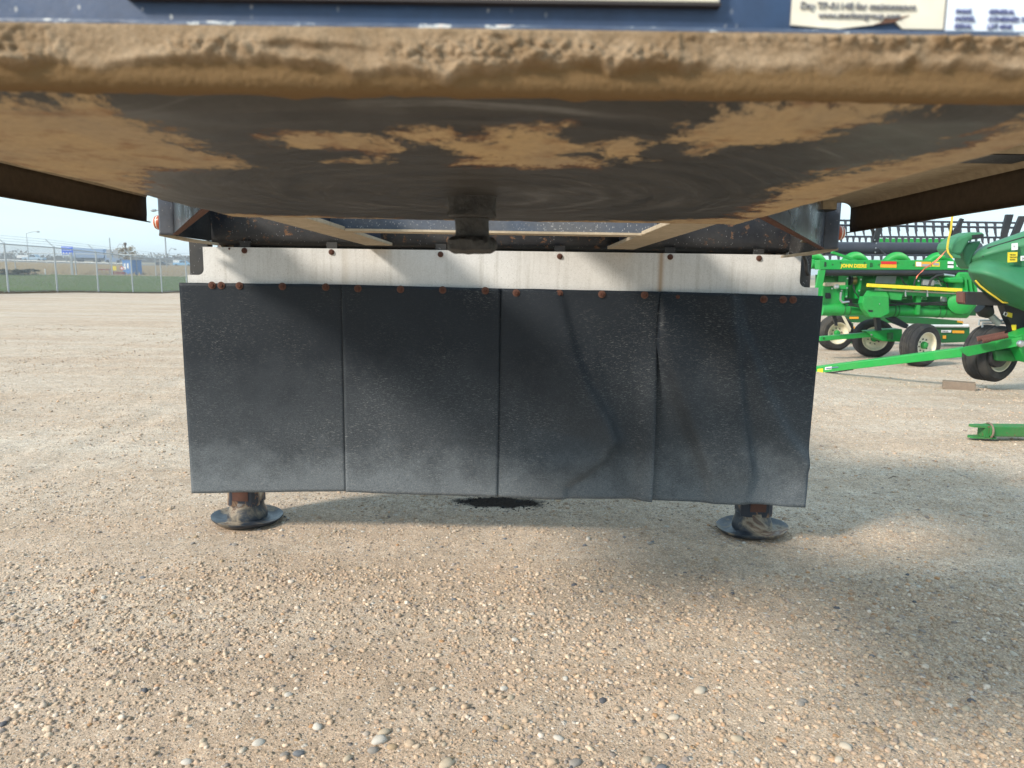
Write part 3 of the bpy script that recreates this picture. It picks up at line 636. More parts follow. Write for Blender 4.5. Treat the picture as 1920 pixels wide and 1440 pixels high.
# -- posts, braces, marker lights
for sgn in (-1, 1):
    zb = 1.292 if sgn < 0 else 1.278
    po = MB().bbox((sgn * 1.172, 2.66, zb), (sgn * 1.236, 2.74, 1.50)).build("corner_post", M_POST, T, bevel=.008)
    MB().bbox((sgn * 1.160, 2.655, zb - .004), (sgn * 1.171, 2.94, 1.50)).build("post_plate", M_DARK, po)
    MB().prism([(sgn * 1.236, 2.665, zb + .006), (sgn * 1.10, 2.79, zb - .016), (sgn * 1.10, 2.86, zb - .016), (sgn * 1.23, 2.86, zb - .002)], (0, 0, -.010)).build("gusset_foot", M_FLANGE, po)
    p0, p1 = Vector((sgn * .545, 1.50, KZ + .006)), Vector((sgn * 1.165, 2.66, zb + .004))
    br = MB().prism([p0, p1, p1 + Vector((0, 0, .16)), p0 + Vector((0, 0, .16))], (sgn * .010, -.006, 0)).build("diagonal_brace", M_BRACE, T)
    MB().prism([p0 + Vector((0, 0, -.005)), p1 + Vector((0, 0, -.005)), p1 + Vector((0, 0, -.0005)), p0 + Vector((0, 0, -.0005))], (sgn * .014, -.008, 0)).build("brace_edge", M_RUSTH, br)
    cl = Vector((sgn * 1.2365, 2.695, 1.338))
    ml = MB().lathe([(.028, 0), (.029, .006), (.026, .012)], cl, (sgn, 0, 0), 24).build("marker_light", M_AMBER, T, smooth=True)
    MB().lathe([(.0255, .011), (.025, .018), (.020, .026), (.010, .031), (.002, .032)], cl, (sgn, 0, 0), 24).build("lens", M_LENS, ml, smooth=True)
    MB().lathe([(.0262, .0165), (.0235, .0225), (.0225, .0215)], cl, (sgn, 0, 0), 24).build("lens_band", M_AMBER, ml)
    MB().prism([(sgn * 1.262, 2.962, 1.290), (sgn * 1.187, 2.962, 1.290), (sgn * 1.187, 2.962, 1.155), (sgn * 1.262, 2.962, 1.135)], (0, .05, 0)).build("hanger_bracket", M_DARK, T)
# -- soffit sheets and side skirts (one bent sheet a side)
def sheet(pr, sgn, v0, v1):
    U_ = np.array([[sgn * a for a, _ in pr]] * 30); Z_ = np.array([[z for _, z in pr]] * 30); V_ = np.repeat(np.linspace(v0, v1, 30)[:, None], len(pr), 1)
    return np.stack([U_ + .0015 * np.sin(V_ * 9), V_, Z_], -1)
for sgn in (-1, 1):
    sf = grid_mesh("soffit_panel", sheet([(.545, 1.440), (.80, 1.4405), (1.05, 1.440), (1.18, 1.440)] + [(1.212 + .038 * sin(t), 1.440 - .024 + .024 * cos(t)) for t in np.linspace(.1, pi / 2 * .9, 9)], sgn, 1.14, 2.61), M_DUST, T)
    m_ = sf.modifiers.new("s", 'SOLIDIFY'); m_.thickness = .004; m_.offset = 1 if sgn < 0 else -1
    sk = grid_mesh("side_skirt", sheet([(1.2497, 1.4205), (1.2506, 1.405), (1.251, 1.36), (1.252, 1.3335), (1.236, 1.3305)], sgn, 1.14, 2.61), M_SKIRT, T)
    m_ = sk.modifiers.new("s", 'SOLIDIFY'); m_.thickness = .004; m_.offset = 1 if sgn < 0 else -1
    for v in (1.575, 2.575):
        xb = MB().bbox((sgn * .545, v, 1.418 if v < 2 else 1.407), (sgn * 1.180, v + .105, 1.4385)).build("outrigger", M_DARK, T)
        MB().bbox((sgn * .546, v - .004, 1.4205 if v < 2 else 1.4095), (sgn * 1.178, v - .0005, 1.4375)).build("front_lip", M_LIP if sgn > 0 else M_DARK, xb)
# -- white apron strip
def arc(cx_, cz, r, a0, a1, n=7): return [(cx_ + r * cos(a), cz + r * sin(a)) for a in np.linspace(a0, a1, n)]
out = [(-1.193, 1.2635), (1.207, 1.2675)] + [(1.207, 1.165)] + arc(1.233, 1.166, .026, pi, 1.5 * pi) + [(1.284, 1.1395), (1.284, 1.07), (-1.259, 1.07), (-1.259, 1.1515)] + arc(-1.216, 1.175, .0235, -pi / 2, 0)
MB().prism([(x, 2.93, z) for x, z in out], (0, .006, 0)).build("apron_strip", M_STRIP, T)
strip = [o for o in T.children if o.name == "apron_strip"][0]
def hexbolt(c, r, parent, washer=0, h=.007):
    ax = (0, -1, 0)
    o = MB().lathe([(r, 0), (r, h * .8), (r * .8, h)], c, ax, 6).build("bolt", M_RUST, parent)
    if washer: MB().lathe([(washer, -.001), (washer, .0018), (washer * .85, .0026)], c, ax, 20).build("washer", M_RUSTH, o, smooth=True)
for x, z in ((-1.025, 1.2510), (-.675, 1.2505), (-.237, 1.2482), (.241, 1.2475), (.683, 1.2520), (1.038, 1.2525)):
    hexbolt((x, 2.9285, z), .0080, T, .0115)
    MB().bbox((x - .021, 2.936, z + .005), (x + .021, 2.943, 1.290)).build("hanger_tab", M_DARK, T)
MB().tube([(-1.085, 2.9275, 1.262), (-1.086, 2.9275, 1.254)], .0035, 6).build("drip_mark", M_RUST, strip)
# -- rubber flaps
ux = [-1.285, -.6315, .006, .6475, 1.296]; uxb = [-1.272, -.628, .0045, .6455, 1.279]
zt = [1.1195, 1.1225, 1.1165, 1.1145, 1.1075]; zbm = [.249, .2665, .2545, .2505, .2390]
def ridge(x, z, line, wl, wr, amp):
    best = 9; side = 1
    for (x0, z0), (x1, z1) in zip(line, line[1:]):
        t = np.clip(((x - x0) * (x1 - x0) + (z - z0) * (z1 - z0)) / ((x1 - x0) ** 2 + (z1 - z0) ** 2), 0, 1)
        dx, dz = x - x0 - t * (x1 - x0), z - z0 - t * (z1 - z0); d = math.hypot(dx, dz)
        if d < best: best = d; side = 1 if dx > 0 else -1
    w = wr if side > 0 else wl
    return amp * math.exp(-(best / w) ** 2)
F3 = [(.24, 1.08), (.30, .86), (.36, .72), (.445, .58), (.475, .50), (.43, .43), (.36, .37), (.29, .33)]
F3b = [(.40, .80), (.44, .64), (.50, .50)]
F4 = [(.65, .96), (.69, .82), (.76, .66), (.83, .50), (.885, .36), (.90, .25)]
F4b = [(.93, 1.08), (.96, .78), (1.0, .55), (1.035, .38), (1.02, .25)]
F4c = [(.99, .93), (1.08, .72), (1.19, .52), (1.28, .42)]
for i in range(4):
    nA, nB = 56, 64; PP = np.zeros((nB, nA, 3))
    gap = .0009
    for a in range(nB):
        t = a / (nB - 1)
        for b_ in range(nA):
            s_ = b_ / (nA - 1)
            x0 = ux[i] * (1 - t) + uxb[i] * t + ((gap if i < 2 else -.007) if i else 0); x1 = ux[i + 1] * (1 - t) + uxb[i + 1] * t - (gap if i < 3 else 0)
            z0 = zt[i] * (1 - t) + zbm[i] * t; z1 = zt[i + 1] * (1 - t) + zbm[i + 1] * t
            x = x0 + (x1 - x0) * s_; z = z0 + (z1 - z0) * s_
            z += .0015 * mn.noise(Vector((x * 11, i, 0))) * (t < .02) + .002 * mn.noise(Vector((x * 7, i, 5))) * (t > .98)
            y = 2.912 + .006 * t * mn.noise(Vector((x * 2.2, z * 2.2, i)))
            if i == 2: y += t ** .5 * (-ridge(x, z, F3, .16, .020, .044 * (1 - .6 * sstep((t - .8) / .2))) - ridge(x, z, F3b, .07, .020, .016)) - .030 * sstep((s_ - .86) / .14) * sstep((t - .25) / .5) + .02 * sstep((s_ - .55) / .3) * (1 - sstep((s_ - .85) / .15)) * t
            if i == 3: y += (1 - .65 * sstep((t - .8) / .2)) * (-ridge(x, z, F4, .022, .12, .038) - ridge(x, z, F4b, .11, .025, .036) - ridge(x, z, F4c, .08, .025, .022)) + .006 * t * (1 - s_) ** 3 - .02 * sstep((s_ + t - 1.72) / .2)
            if i in (2, 3): y += .0095 * (1 - s_) ** 14
            if i in (0, 1): y += .004 * sin(3.1 * x * 2 + i) * t
            if i == 1: y -= .004 * sstep((s_ - .8) / .2) * t
            PP[a, b_] = (x, y, z)
    fl = grid_mesh("rubber_flap", PP, M_RUBBER, T)
    m_ = fl.modifiers.new("s", 'SOLIDIFY'); m_.thickness = .007; m_.offset = 0
    for bx in ([-1.152, -1.115, -1.042, -.869, -.695], [-.566, -.395, -.226, -.055], [.069, .242, .412, .583], [.715, .888, 1.060, 1.137, 1.177])[i]:
        zz = 1.1075 + (.0035 if i < 2 else -.0035) - .006 * (bx > .6) - .004 * (bx > 1)
        hexbolt((bx, 2.9075, zz - .004 * (bx > -.62)), .0085 + random.uniform(0, .001), fl, .0150, .008)
# -- air hose hanging by the right corner
hp = [(1.12, 2.74, 1.335), (1.128, 2.80, 1.315), (1.152, 2.86, 1.29), (1.165, 2.89, 1.262), (1.182, 2.91, 1.245), (1.19, 2.92, 1.225), (1.193, 2.92, 1.205), (1.203, 2.925, 1.190)]
hp = [(x + .035, v, z) for x, v, z in hp]
MB().tube(hp, .008, 10).build("air_hose", M_HOSE, T, smooth=True)
MB().prism([(1.115, 2.70, 1.305), (1.16, 2.70, 1.345), (1.165, 2.70, 1.30), (1.13, 2.70, 1.325)], (0, .02, 0)).build("hose_clip", M_FLANGE, T)
# -- landing legs
for wx, wy, tilt in ((-1.175, 3.085, .03), (1.075, 3.055, -.06)):
    base = TI @ Vector((wx, wy, ground_z(wx, wy) + .004)); bx, by, bz = base
    # tube with chamfered corners
    hw, ch = .068, .022
    oc = [(-hw, -hw + ch), (-hw + ch, -hw), (hw - ch, -hw), (hw, -hw + ch), (hw, hw - ch), (hw - ch, hw), (-hw + ch, hw), (-hw, hw - ch)]
    lg = MB().prism([(bx + a, by + c_, bz + .085) for a, c_ in oc], (0, 0, 1.31 - bz - .085)).build("landing_leg", M_LEG, T)
    MB().prism([(bx - .036, by - hw - .003, bz + .11), (bx + .032, by - hw - .003, bz + .11), (bx + .032, by - hw - .003, bz + .7), (bx - .036, by - hw - .003, bz + .7)], (0, .0025, 0)).build("wear_plate", M_RUSTH, lg)
    ax = Vector((tilt, 0, 1)).normalized()
    MB().lathe([(.086, .020), (.086, .040), (.080, .058), (.072, .078), (.071, .098), (.06, .100)], (bx, by, bz), ax, 32).build("foot_collar", M_SHOE, lg, smooth=True)
    rim = MB().lathe([(.02, .002), (.095, .000), (.135, .006), (.152, .022), (.153, .028), (.147, .0275), (.130, .019), (.11, .016), (.095, .018), (.088, .022), (.03, .022)], (bx, by, bz), ax, 48)
    rim.v = [Vector(v) + Vector((0, 0, .004 * mn.noise(Vector(v) * 9))) for v in rim.v]
    rim.build("foot_pad", M_SHOE, lg, smooth=True)

for wx, wy in ((-1.175, 3.085), (1.075, 3.055)):
    for k in range(26):
        a = random.uniform(0, 2 * pi); r = .152 + abs(random.gauss(0, .02)); add_stone(wx + r * cos(a), wy + r * sin(a), random.uniform(.004, .010), random.choices(range(8), (1, 3, 2, 1, 2, .6, 1.5, .4))[0])
# ================================================================== fences
def fence_wire_mesh(pts_fn, s0, s1, hgt, step, r):
    """chain link: two sets of diagonal wires; pts_fn(s) -> base point"""
    b = MB(); up = Vector((0, 0, 1)); n = int((s1 - s0) / step)
    for k in range(-int(hgt / step), n):
        for d in (1, -1):
            a0, a1 = s0 + k * step, s0 + k * step + hgt
            z0, z1 = (0, hgt) if d > 0 else (hgt, 0)
            if a0 < s0: z0 += (z1 - z0) * (s0 - a0) / hgt; a0 = s0
            if a1 > s1: z1 = z0 + (z1 - z0) * (s1 - a0) / (a1 - a0); a1 = s1
            if a1 - a0 < .02: continue
            A, B = pts_fn(a0) + up * (z0 + .04), pts_fn(a1) + up * (z1 + .04)
            b.tube([A, B], r, 3, False)
    return b
FY = [12.2, 15.2, 18.2, 21.2, 24.2, 27.26, 30.19, 33.18, 36.19, 39.18, 42.2, 45.2, 48.2]
FH = 1.83
def fb(y): return Vector((-19, y, h1(-19, y)))
fence = thing("chain_link_fence", fb(27.26), "galvanised chain link fence topped with slanted barbed wire arms beside the yard", "fence")
for y in FY:
    p = fb(y); po = MB().tube([p - Vector((0, 0, .1)), p + Vector((0, 0, FH + .03))], .033, 10).build("post", M_GALV, fence, smooth=True)
    MB().lathe([(.036, 0), (.036, .05), (.02, .07)], p + Vector((0, 0, FH - .01)), n=10).build("post_cap", M_GALV, po)
    MB().tube([p + Vector((0, 0, FH + .02)), p + Vector((-.32, 0, FH + .33))], .016, 6).build("barb_arm", M_GALV, po)
MB().tube([fb(y) + Vector((0, 0, FH)) for y in FY], .022, 8).build("top_rail", M_GALV, fence, smooth=True)
MB().tube([fb(y) + Vector((0, 0, .06)) for y in FY], .004, 4).build("tension_wire", M_WIRE, fence)
for k in (.33, .66, 1.0):
    MB().tube([fb(y) + Vector((-.32 * k, 0, FH + .02 + .31 * k)) for y in FY], .0045, 4).build("barbed_wire", M_WIRE, fence)
w = fence_wire_mesh(fb, 12.2, 48.2, FH - .06, .074, .0030).build("wire_fabric", M_WIRE, fence); w["kind"] = "stuff"
# far fence along the back of the lawn
def fb2(x): return Vector((x, 60.2, h1(x, 60.2)))
far = thing("chain_link_fence", fb2(-36), "low far chain link fence along the back edge of the lawn", "fence")
FX = [-46.5, -43.4, -41.2, -36.6, -33.2, -29.6, -26.4, -23]
for x in FX:
    p = fb2(x); MB().tube([p - Vector((0, 0, .1)), p + Vector((0, 0, 1.75))], .035, 8).build("post", M_GALV, far)
for dx in (-.14, .14):
    p = fb2(-36.35 + dx); MB().tube([p - Vector((0, 0, .1)), p + Vector((0, 0, 1.85))], .05, 8).build("gate_post", M_GALV, far)
MB().tube([fb2(x) + Vector((0, 0, 1.72)) for x in FX], .03, 6).build("top_rail", M_GALV, far)
w = fence_wire_mesh(fb2, -46.5, -23, 1.7, .12, .0026).build("wire_fabric", M_WIRE, far); w["kind"] = "stuff"

# ================================================================== plants
def leaf_mat(name, a, b):
    N = NT(name); n = N.noise(2.5, 4, .6); n2 = N.n.new("ShaderNodeObjectInfo")
    return N.done(N.mix(N.ramp(n, [(.3, 0), (.7, 1)]), a, b), .8, spec=.2)
M_AUT = leaf_mat("autumn_leaves", (.30, .19, .06), (.20, .15, .06)); M_BUSHL = leaf_mat("dark_bush_leaves", (.030, .045, .022), (.055, .06, .035))
M_BARK = flat("bark", (.12, .09, .065), .9, var=.3); M_SCRUB = leaf_mat("bare_scrub", (.13, .10, .075), (.19, .15, .11))
def leaves(n, fn, size, rnd):
    b = MB()
    for _ in range(n):
        p = fn(); a = Vector((rnd.gauss(0, 1), rnd.gauss(0, 1), rnd.gauss(0, 1))).normalized(); c = a.cross(Vector((rnd.gauss(0, 1), rnd.gauss(0, 1), rnd.gauss(0, 1)))).normalized(); s = size * rnd.uniform(.6, 1.4)
        b.add([p - a * s, p + c * s * .5, p + a * s, p - c * s * .5], [(0, 1, 2, 3)])
    return b
def clumps(c, rx, rz, k, rnd):
    cs = [Vector((rnd.gauss(0, rx * .5), rnd.gauss(0, rx * .5), rnd.uniform(-rz, rz))) for _ in range(k)]
    return lambda: c + (lambda q: q + Vector((rnd.gauss(0, rx * .22), rnd.gauss(0, rx * .22), rnd.gauss(0, rz * .2))))(rnd.choice(cs))
def tree(px, pyb, Y, hgt, rx, label, mat, seed, trunk_h=.4, size=.12, n=1400):
    rnd = random.Random(seed); b = at(px, pyb, Y); b.z = h1(b.x, b.y)
    t = thing("small_tree", b, label, "tree")
    tr = MB().tube([b, b + Vector((.1, 0, hgt * trunk_h)), b + Vector((0, 0, hgt * .8))], [.12, .09, .03], 7)
    for k in range(9):
        a = rnd.uniform(0, 6.28); z = hgt * rnd.uniform(.3, .6); tr.tube([b + Vector((0, 0, z)), b + Vector((cos(a) * rx * .7, sin(a) * rx * .7, z + hgt * .3))], [.05, .015], 5)
    tr.build("trunk", M_BARK, t)
    leaves(n, clumps(b + Vector((0, 0, hgt * .68)), rx, hgt * .3, 22, rnd), size, rnd).build("crown", mat, t)
tree(238, 500, 140, 3.6, 1.5, "small autumn tree with thin yellow brown leaves behind the blue cabinet", M_AUT, 3)
for k, (px, sd_) in enumerate(((8, 1), (32, 2), (54, 3))):
    rnd = random.Random(40 + sd_); b = at(px, 511, 58.5); b.z = h1(b.x, b.y)
    t = thing("dark_bush", b, ["dark low bush at the left picture edge by the far fence", "dark low bush, middle of three along the far fence", "dark low bush nearest the far fence post, right of two others"][k], "bush", "bushes along the far fence")
    MB().tube([b, b + Vector((0, 0, .35))], [.05, .02], 6).build("stem", M_BARK, t)
    leaves(900, clumps(b + Vector((0, 0, .26)), .62, .20, 14, rnd), .05, rnd).build("foliage", M_BUSHL, t)
# scrub line far beyond the highway
rnd = random.Random(5); b = MB()
for _ in range(9000):
    px = rnd.uniform(-60, 420); Y = rnd.uniform(330, 480); p = at(px, 500, Y); base = h1(p.x, p.y); hh = 3.6 + 2.2 * mn.noise(Vector((p.x * .05, 0, 0))) + 1.3 * mn.noise(Vector((p.x * .3, 4, 0)))
    if px > 60 and px < 240: hh *= .75
    p = Vector((p.x, p.y, base + rnd.uniform(0, max(.5, hh)))); s = rnd.uniform(.3, .8); a = rnd.uniform(0, 3.1)
    b.add([p + Vector((-s * cos(a), 0, -s * sin(a))), p + Vector((s * sin(a) * .4, .2, -s * .4)), p + Vector((s * cos(a), 0, s * sin(a))), p + Vector((-s * .3, -.2, s * .5))], [(0, 1, 2, 3)])
o = b.build("scrub_belt", M_SCRUB); o["kind"] = "stuff"; tag(o, "bare brown scrub line far beyond the highway", "scrub")
# tall dry grass tufts between far fence and highway
b = MB(); rnd = random.Random(9)
for _ in range(16000):
    Y = rnd.uniform(61, 140); px = rnd.uniform(-30, 380); p = at(px, 500, Y); z = h1(p.x, p.y); s = rnd.uniform(.15, .55) * (1 + .6 * mn.noise(Vector((p.x * .2, p.y * .2, 0)))); a = rnd.uniform(-.4, .4); w_ = rnd.uniform(.04, .10)
    b.add([(p.x - w_, p.y, z - .02), (p.x + w_, p.y, z - .02), (p.x + a * s, p.y + .05, z + s)], [(0, 1, 2)])
o = b.build("dry_grass", leaf_mat("straw", (.40, .32, .20), (.26, .20, .12))); o["kind"] = "stuff"; tag(o, "tall dry straw coloured grass between the far fence and the highway", "grass")
# weedy edge at the foot of the near fence
b = MB()
for _ in range(9000):
    y = rnd.uniform(14, 50); x = -19.1 + rnd.gauss(0, .32); z = h1(x, y); s = rnd.uniform(.03, .13); a = rnd.uniform(-.6, .6); w_ = rnd.uniform(.008, .02)
    b.add([(x, y - w_, z - .01), (x, y + w_, z - .01), (x + a * s, y + a * s * .5, z + s)], [(0, 1, 2)])
o = b.build("weeds", leaf_mat("dry_weeds", (.24, .17, .10), (.15, .10, .06))); o["kind"] = "stuff"; tag(o, "brown weeds along the foot of the near fence", "weeds")
# turf blades on the lawn
b = MB()
for _ in range(26000):
    y = rnd.uniform(20, 60); x = -19.8 - rnd.uniform(0, 26) * rnd.random() ** .6; z = h1(x, y); s = rnd.uniform(.03, .09); a = rnd.uniform(-.6, .6); w_ = rnd.uniform(.015, .04)
    b.add([(x - w_, y, z - .01), (x + w_, y, z - .01), (x + a * s, y + .02, z + s)], [(0, 1, 2)])
o = b.build("turf", leaf_mat("turf_blades", (.07, .13, .035), (.12, .16, .055))); o["kind"] = "stuff"; tag(o, "mown green turf behind the near fence", "grass")

# ================================================================== roadside things on the left
M_BLUE = paint("blue_cabinet_paint", (.06, .19, .46), .45, (.2, .25, .35), .3, 2); M_SIGN = flat("sign_blue", (.01, .10, .62), .45, var=.05); M_WHITE = flat("white_paint", (.78, .78, .76), .5, var=.05)
M_GREY = flat("grey_metal", (.30, .31, .33), .5, .2); M_YEL = flat("yellow_paint", (.80, .62, .03), .4, var=.06); M_ORANGE = flat("orange_reflector", (.85, .38, .02), .35, var=.05); M_RED = flat("red_reflector", (.62, .015, .02), .3, var=.05); M_DRED = flat("dark_red_paint", (.22, .06, .06), .6)
M_TYRE = paint("tyre_rubber", (.022, .022, .023), .75, (.16, .14, .11), .45, 5, spec=.3, bump=.25); M_GLASS = flat("dark_glass", (.02, .025, .03), .1, var=.05, spec=.8)
def onground(px, py, Y): p = at(px, py, Y); return Vector((p.x, p.y, h1(p.x, p.y)))
# blue cabinet
p = onground(249, 516, 62.5); cab = thing("utility_cabinet", p, "blue metal utility cabinet with white notices at the back of the lawn", "cabinet")
rz = Matrix.Rotation(radians(-24), 3, 'Z')
bd = MB().box(p + Vector((0, 0, .62)), (1.10, 1.0, 1.24), rz).build("body", M_BLUE, cab, bevel=.02)
MB().box(p + Vector((0, 0, 1.265)), (1.18, 1.08, .05), rz).build("roof", M_BLUE, cab)
MB().box(p + Vector((0, 0, .03)), (1.2, 1.1, .06), rz).build("plinth", M_GREY, cab)
for x, z, w_, h_ in ((-.30, .60, .34, .28), (-.26, .88, .20, .22), (.12, .78, .2, .44)):
    MB().box(p + rz @ Vector((x, -.512, z)), (w_, .012, h_), rz).build("notice", M_WHITE, cab)
MB().box(p + rz @ Vector((.47, -.512, .62)), (.02, .012, 1.1), rz).build("door_seam", M_SIGN, cab)
# blue road sign
p = onground(126, 497, 112); sg = thing("road_sign", p, "blue road sign with white lines on two thin posts", "sign")
a0, a1 = at(115, 462, 112), at(137, 477.5, 112); zc = (a0.z + a1.z) / 2
MB().bbox((a0.x, 112, a1.z), (a1.x, 112.06, a0.z)).build("panel", M_SIGN, sg)
for f in (.12, .55): MB().tube([(a0.x + (a1.x - a0.x) * (.3 if f < .3 else .8), 112.1, p.z - .2), (a0.x + (a1.x - a0.x) * (.3 if f < .3 else .8), 112.1, a0.z)], .05, 6).build("post", M_GALV, sg)
H_ = a0.z - a1.z; W_ = a1.x - a0.x
for fx, fw, fz in ((.08, .84, .9), (.3, .4, .72), (.08, .78, .54)): MB().bbox((a0.x + W_ * fx, 111.985, a1.z + H_ * fz - .025), (a0.x + W_ * (fx + fw), 111.999, a1.z + H_ * fz + .025)).build("lettering_line", M_WHITE, sg)
for fx in (.1, .38, .66): MB().bbox((a0.x + W_ * fx, 111.985, a1.z + H_ * .12), (a0.x + W_ * (fx + .10), 111.999, a1.z + H_ * .26)).build("symbol", M_WHITE, sg)
# lamp posts
def lamp(px, pyb, pyt, Y, armpx, label, r=.09, curved=False):
    b = onground(px, pyb, Y); top = at(px, pyt, Y); t = thing("street_lamp", b, label, "street lamp", "lamps along the highway")
    MB().tube([b, Vector((b.x, b.y, top.z))], [r, r * .55], 8).build("pole", M_GREY, t, smooth=True)
    e = at(armpx, pyt - 3, Y); tz = top.z
    pts = [Vector((b.x, Y, tz - .1)), Vector((b.x * .5 + e.x * .5, Y, tz + (e.z - tz) * .7 + (.4 if curved else 0))), Vector((e.x, Y, e.z))]
    MB().tube(pts, r * .85, 6).build("arm", M_GREY, t)
    dx = 1 if e.x > b.x else -1
    MB().lathe([(.04, 0), (.16, .1), (.2, .45), (.08, .75)], (e.x - dx * .1, Y, e.z), (dx, 0, -.1), 10).build("lamp_head", M_GREY, t)
lamp(54, 489, 437, 165, 69, "tall street lamp above the white pickup at far left")
lamp(313, 502, 397, 92, 292, "tallest street lamp, its arm reaching left beside the trailer corner", .10)
lamp(222, 492, 462, 230, 229, "small curved street lamp right of the grey sign backs", .10, True)
lamp(318.5, 501, 470, 190, 326, "small curved street lamp just right of the tallest lamp", .10, True)
# plain posts
def pole(px, pyb, pyt, Y, r, label, cap=False, name="utility_pole", mat=None):
    b = onground(px, pyb, Y); top = at(px, pyt, Y); t = thing(name, b, label, "pole")
    MB().tube([b, Vector((b.x, b.y, top.z))], [r, r * .8], 8).build("shaft", mat or M_GREY, t, smooth=True)
    if cap: MB().lathe([(r * .8, -.5), (r * 1.7, -.2), (r * 1.7, .0), (r, .12)], (b.x, b.y, top.z), n=10).build("head", mat or M_GREY, t)
    return t, b, top
pole(237, 494, 456, 135, .16, "thick brown pole with a wider head rising from the autumn tree", True, mat=M_BARK)
t, b, top = pole(210, 513, 446, 62, .045, "thin grey pole standing before the two grey sign backs")
t, b, top = pole(256.5, 500, 476, 62.2, .035, "short bent pipe behind the blue cabinet", name="vent_pipe")
MB().tube([top, top + Vector((-.06, 0, .05)), top + Vector((-.16, 0, .05))], .035, 6).build("elbow", M_GREY, t)
pole(322.5, 501, 486, 150, .13, "short pole with a wide head below the small curved lamp", True)
pole(85, 513, 504, 59.5, .045, "white marker stake standing in the grass behind the fence", name="marker_stake", mat=M_WHITE)
# sign backs
p = onground(211, 495, 118); t = thing("sign_back", p, "pair of grey sign backs on posts above the highway truck", "sign")
for x0, x1 in ((199, 210.3), (211.3, 222)):
    A, B = at(x0, 468, 118), at(x1, 484, 118); MB().bbox((A.x, 118, B.z), (B.x, 118.06, A.z)).build("panel", M_GREY, t)
    MB().tube([((A.x + B.x) / 2, 118.1, p.z - .2), ((A.x + B.x) / 2, 118.1, A.z)], .06, 6).build("post", M_GALV, t)
# gate barrier
p = onground(222, 514, 61.5); t = thing("gate_barrier", p, "dark red barrier rail with a yellow plate left of the blue cabinet", "barrier")
A, B = at(190, 507, 61.5), at(236, 513, 61.5)
MB().bbox((at(212, 511, 61.5).x, 61.45, at(212, 514.5, 61.5).z), (at(234, 511, 61.5).x, 61.6, at(212, 509.5, 61.5).z)).build("lower_rail", M_DRED, t)
MB().bbox((at(181, 505, 61.5).x, 61.5, at(190, 506.5, 61.5).z), (at(206, 505, 61.5).x, 61.6, at(190, 504.5, 61.5).z)).build("upper_rail", M_DRED, t)
for x in (184, 193, 203, 231): MB().tube([Vector((at(x, 500, 61.5).x, 61.62, p.z)), Vector((at(x, 500, 61.5).x, 61.62, at(x, 503, 61.5).z))], .03, 6).build("post", M_GREY, t)
MB().bbox((at(211, 499, 61.4).x, 61.38, at(211, 507, 61.4).z), (at(218, 499, 61.4).x, 61.4, at(211, 499, 61.4).z)).build("warning_plate", M_YEL, t)
c = at(229, 503, 61.4); MB().lathe([(.16, 0), (.16, .02)], (c.x, 61.36, c.z), (0, -1, 0), 14).build("round_sign", M_RED, t)
MB().lathe([(.10, .021), (.10, .026)], (c.x, 61.36, c.z), (0, -1, 0), 14).build("round_sign_face", M_WHITE, t)
# guard rail
t = thing("guard_rail", onground(110, 496, 148), "long pale guard rail at the foot of the highway bank", "guard rail")
xs_ = np.linspace(at(-40, 495, 148).x, at(232, 495, 148).x, 16)
rail = MB().tube([(x, 148, h1(x, 148) + .62) for x in xs_], .085, 6).build("rail", M_WHITE, t)
for x in xs_: MB().bbox((x - .07, 148.1, h1(x, 148) - .1), (x + .07, 148.24, h1(x, 148) + .7)).build("post", M_GALV, t)

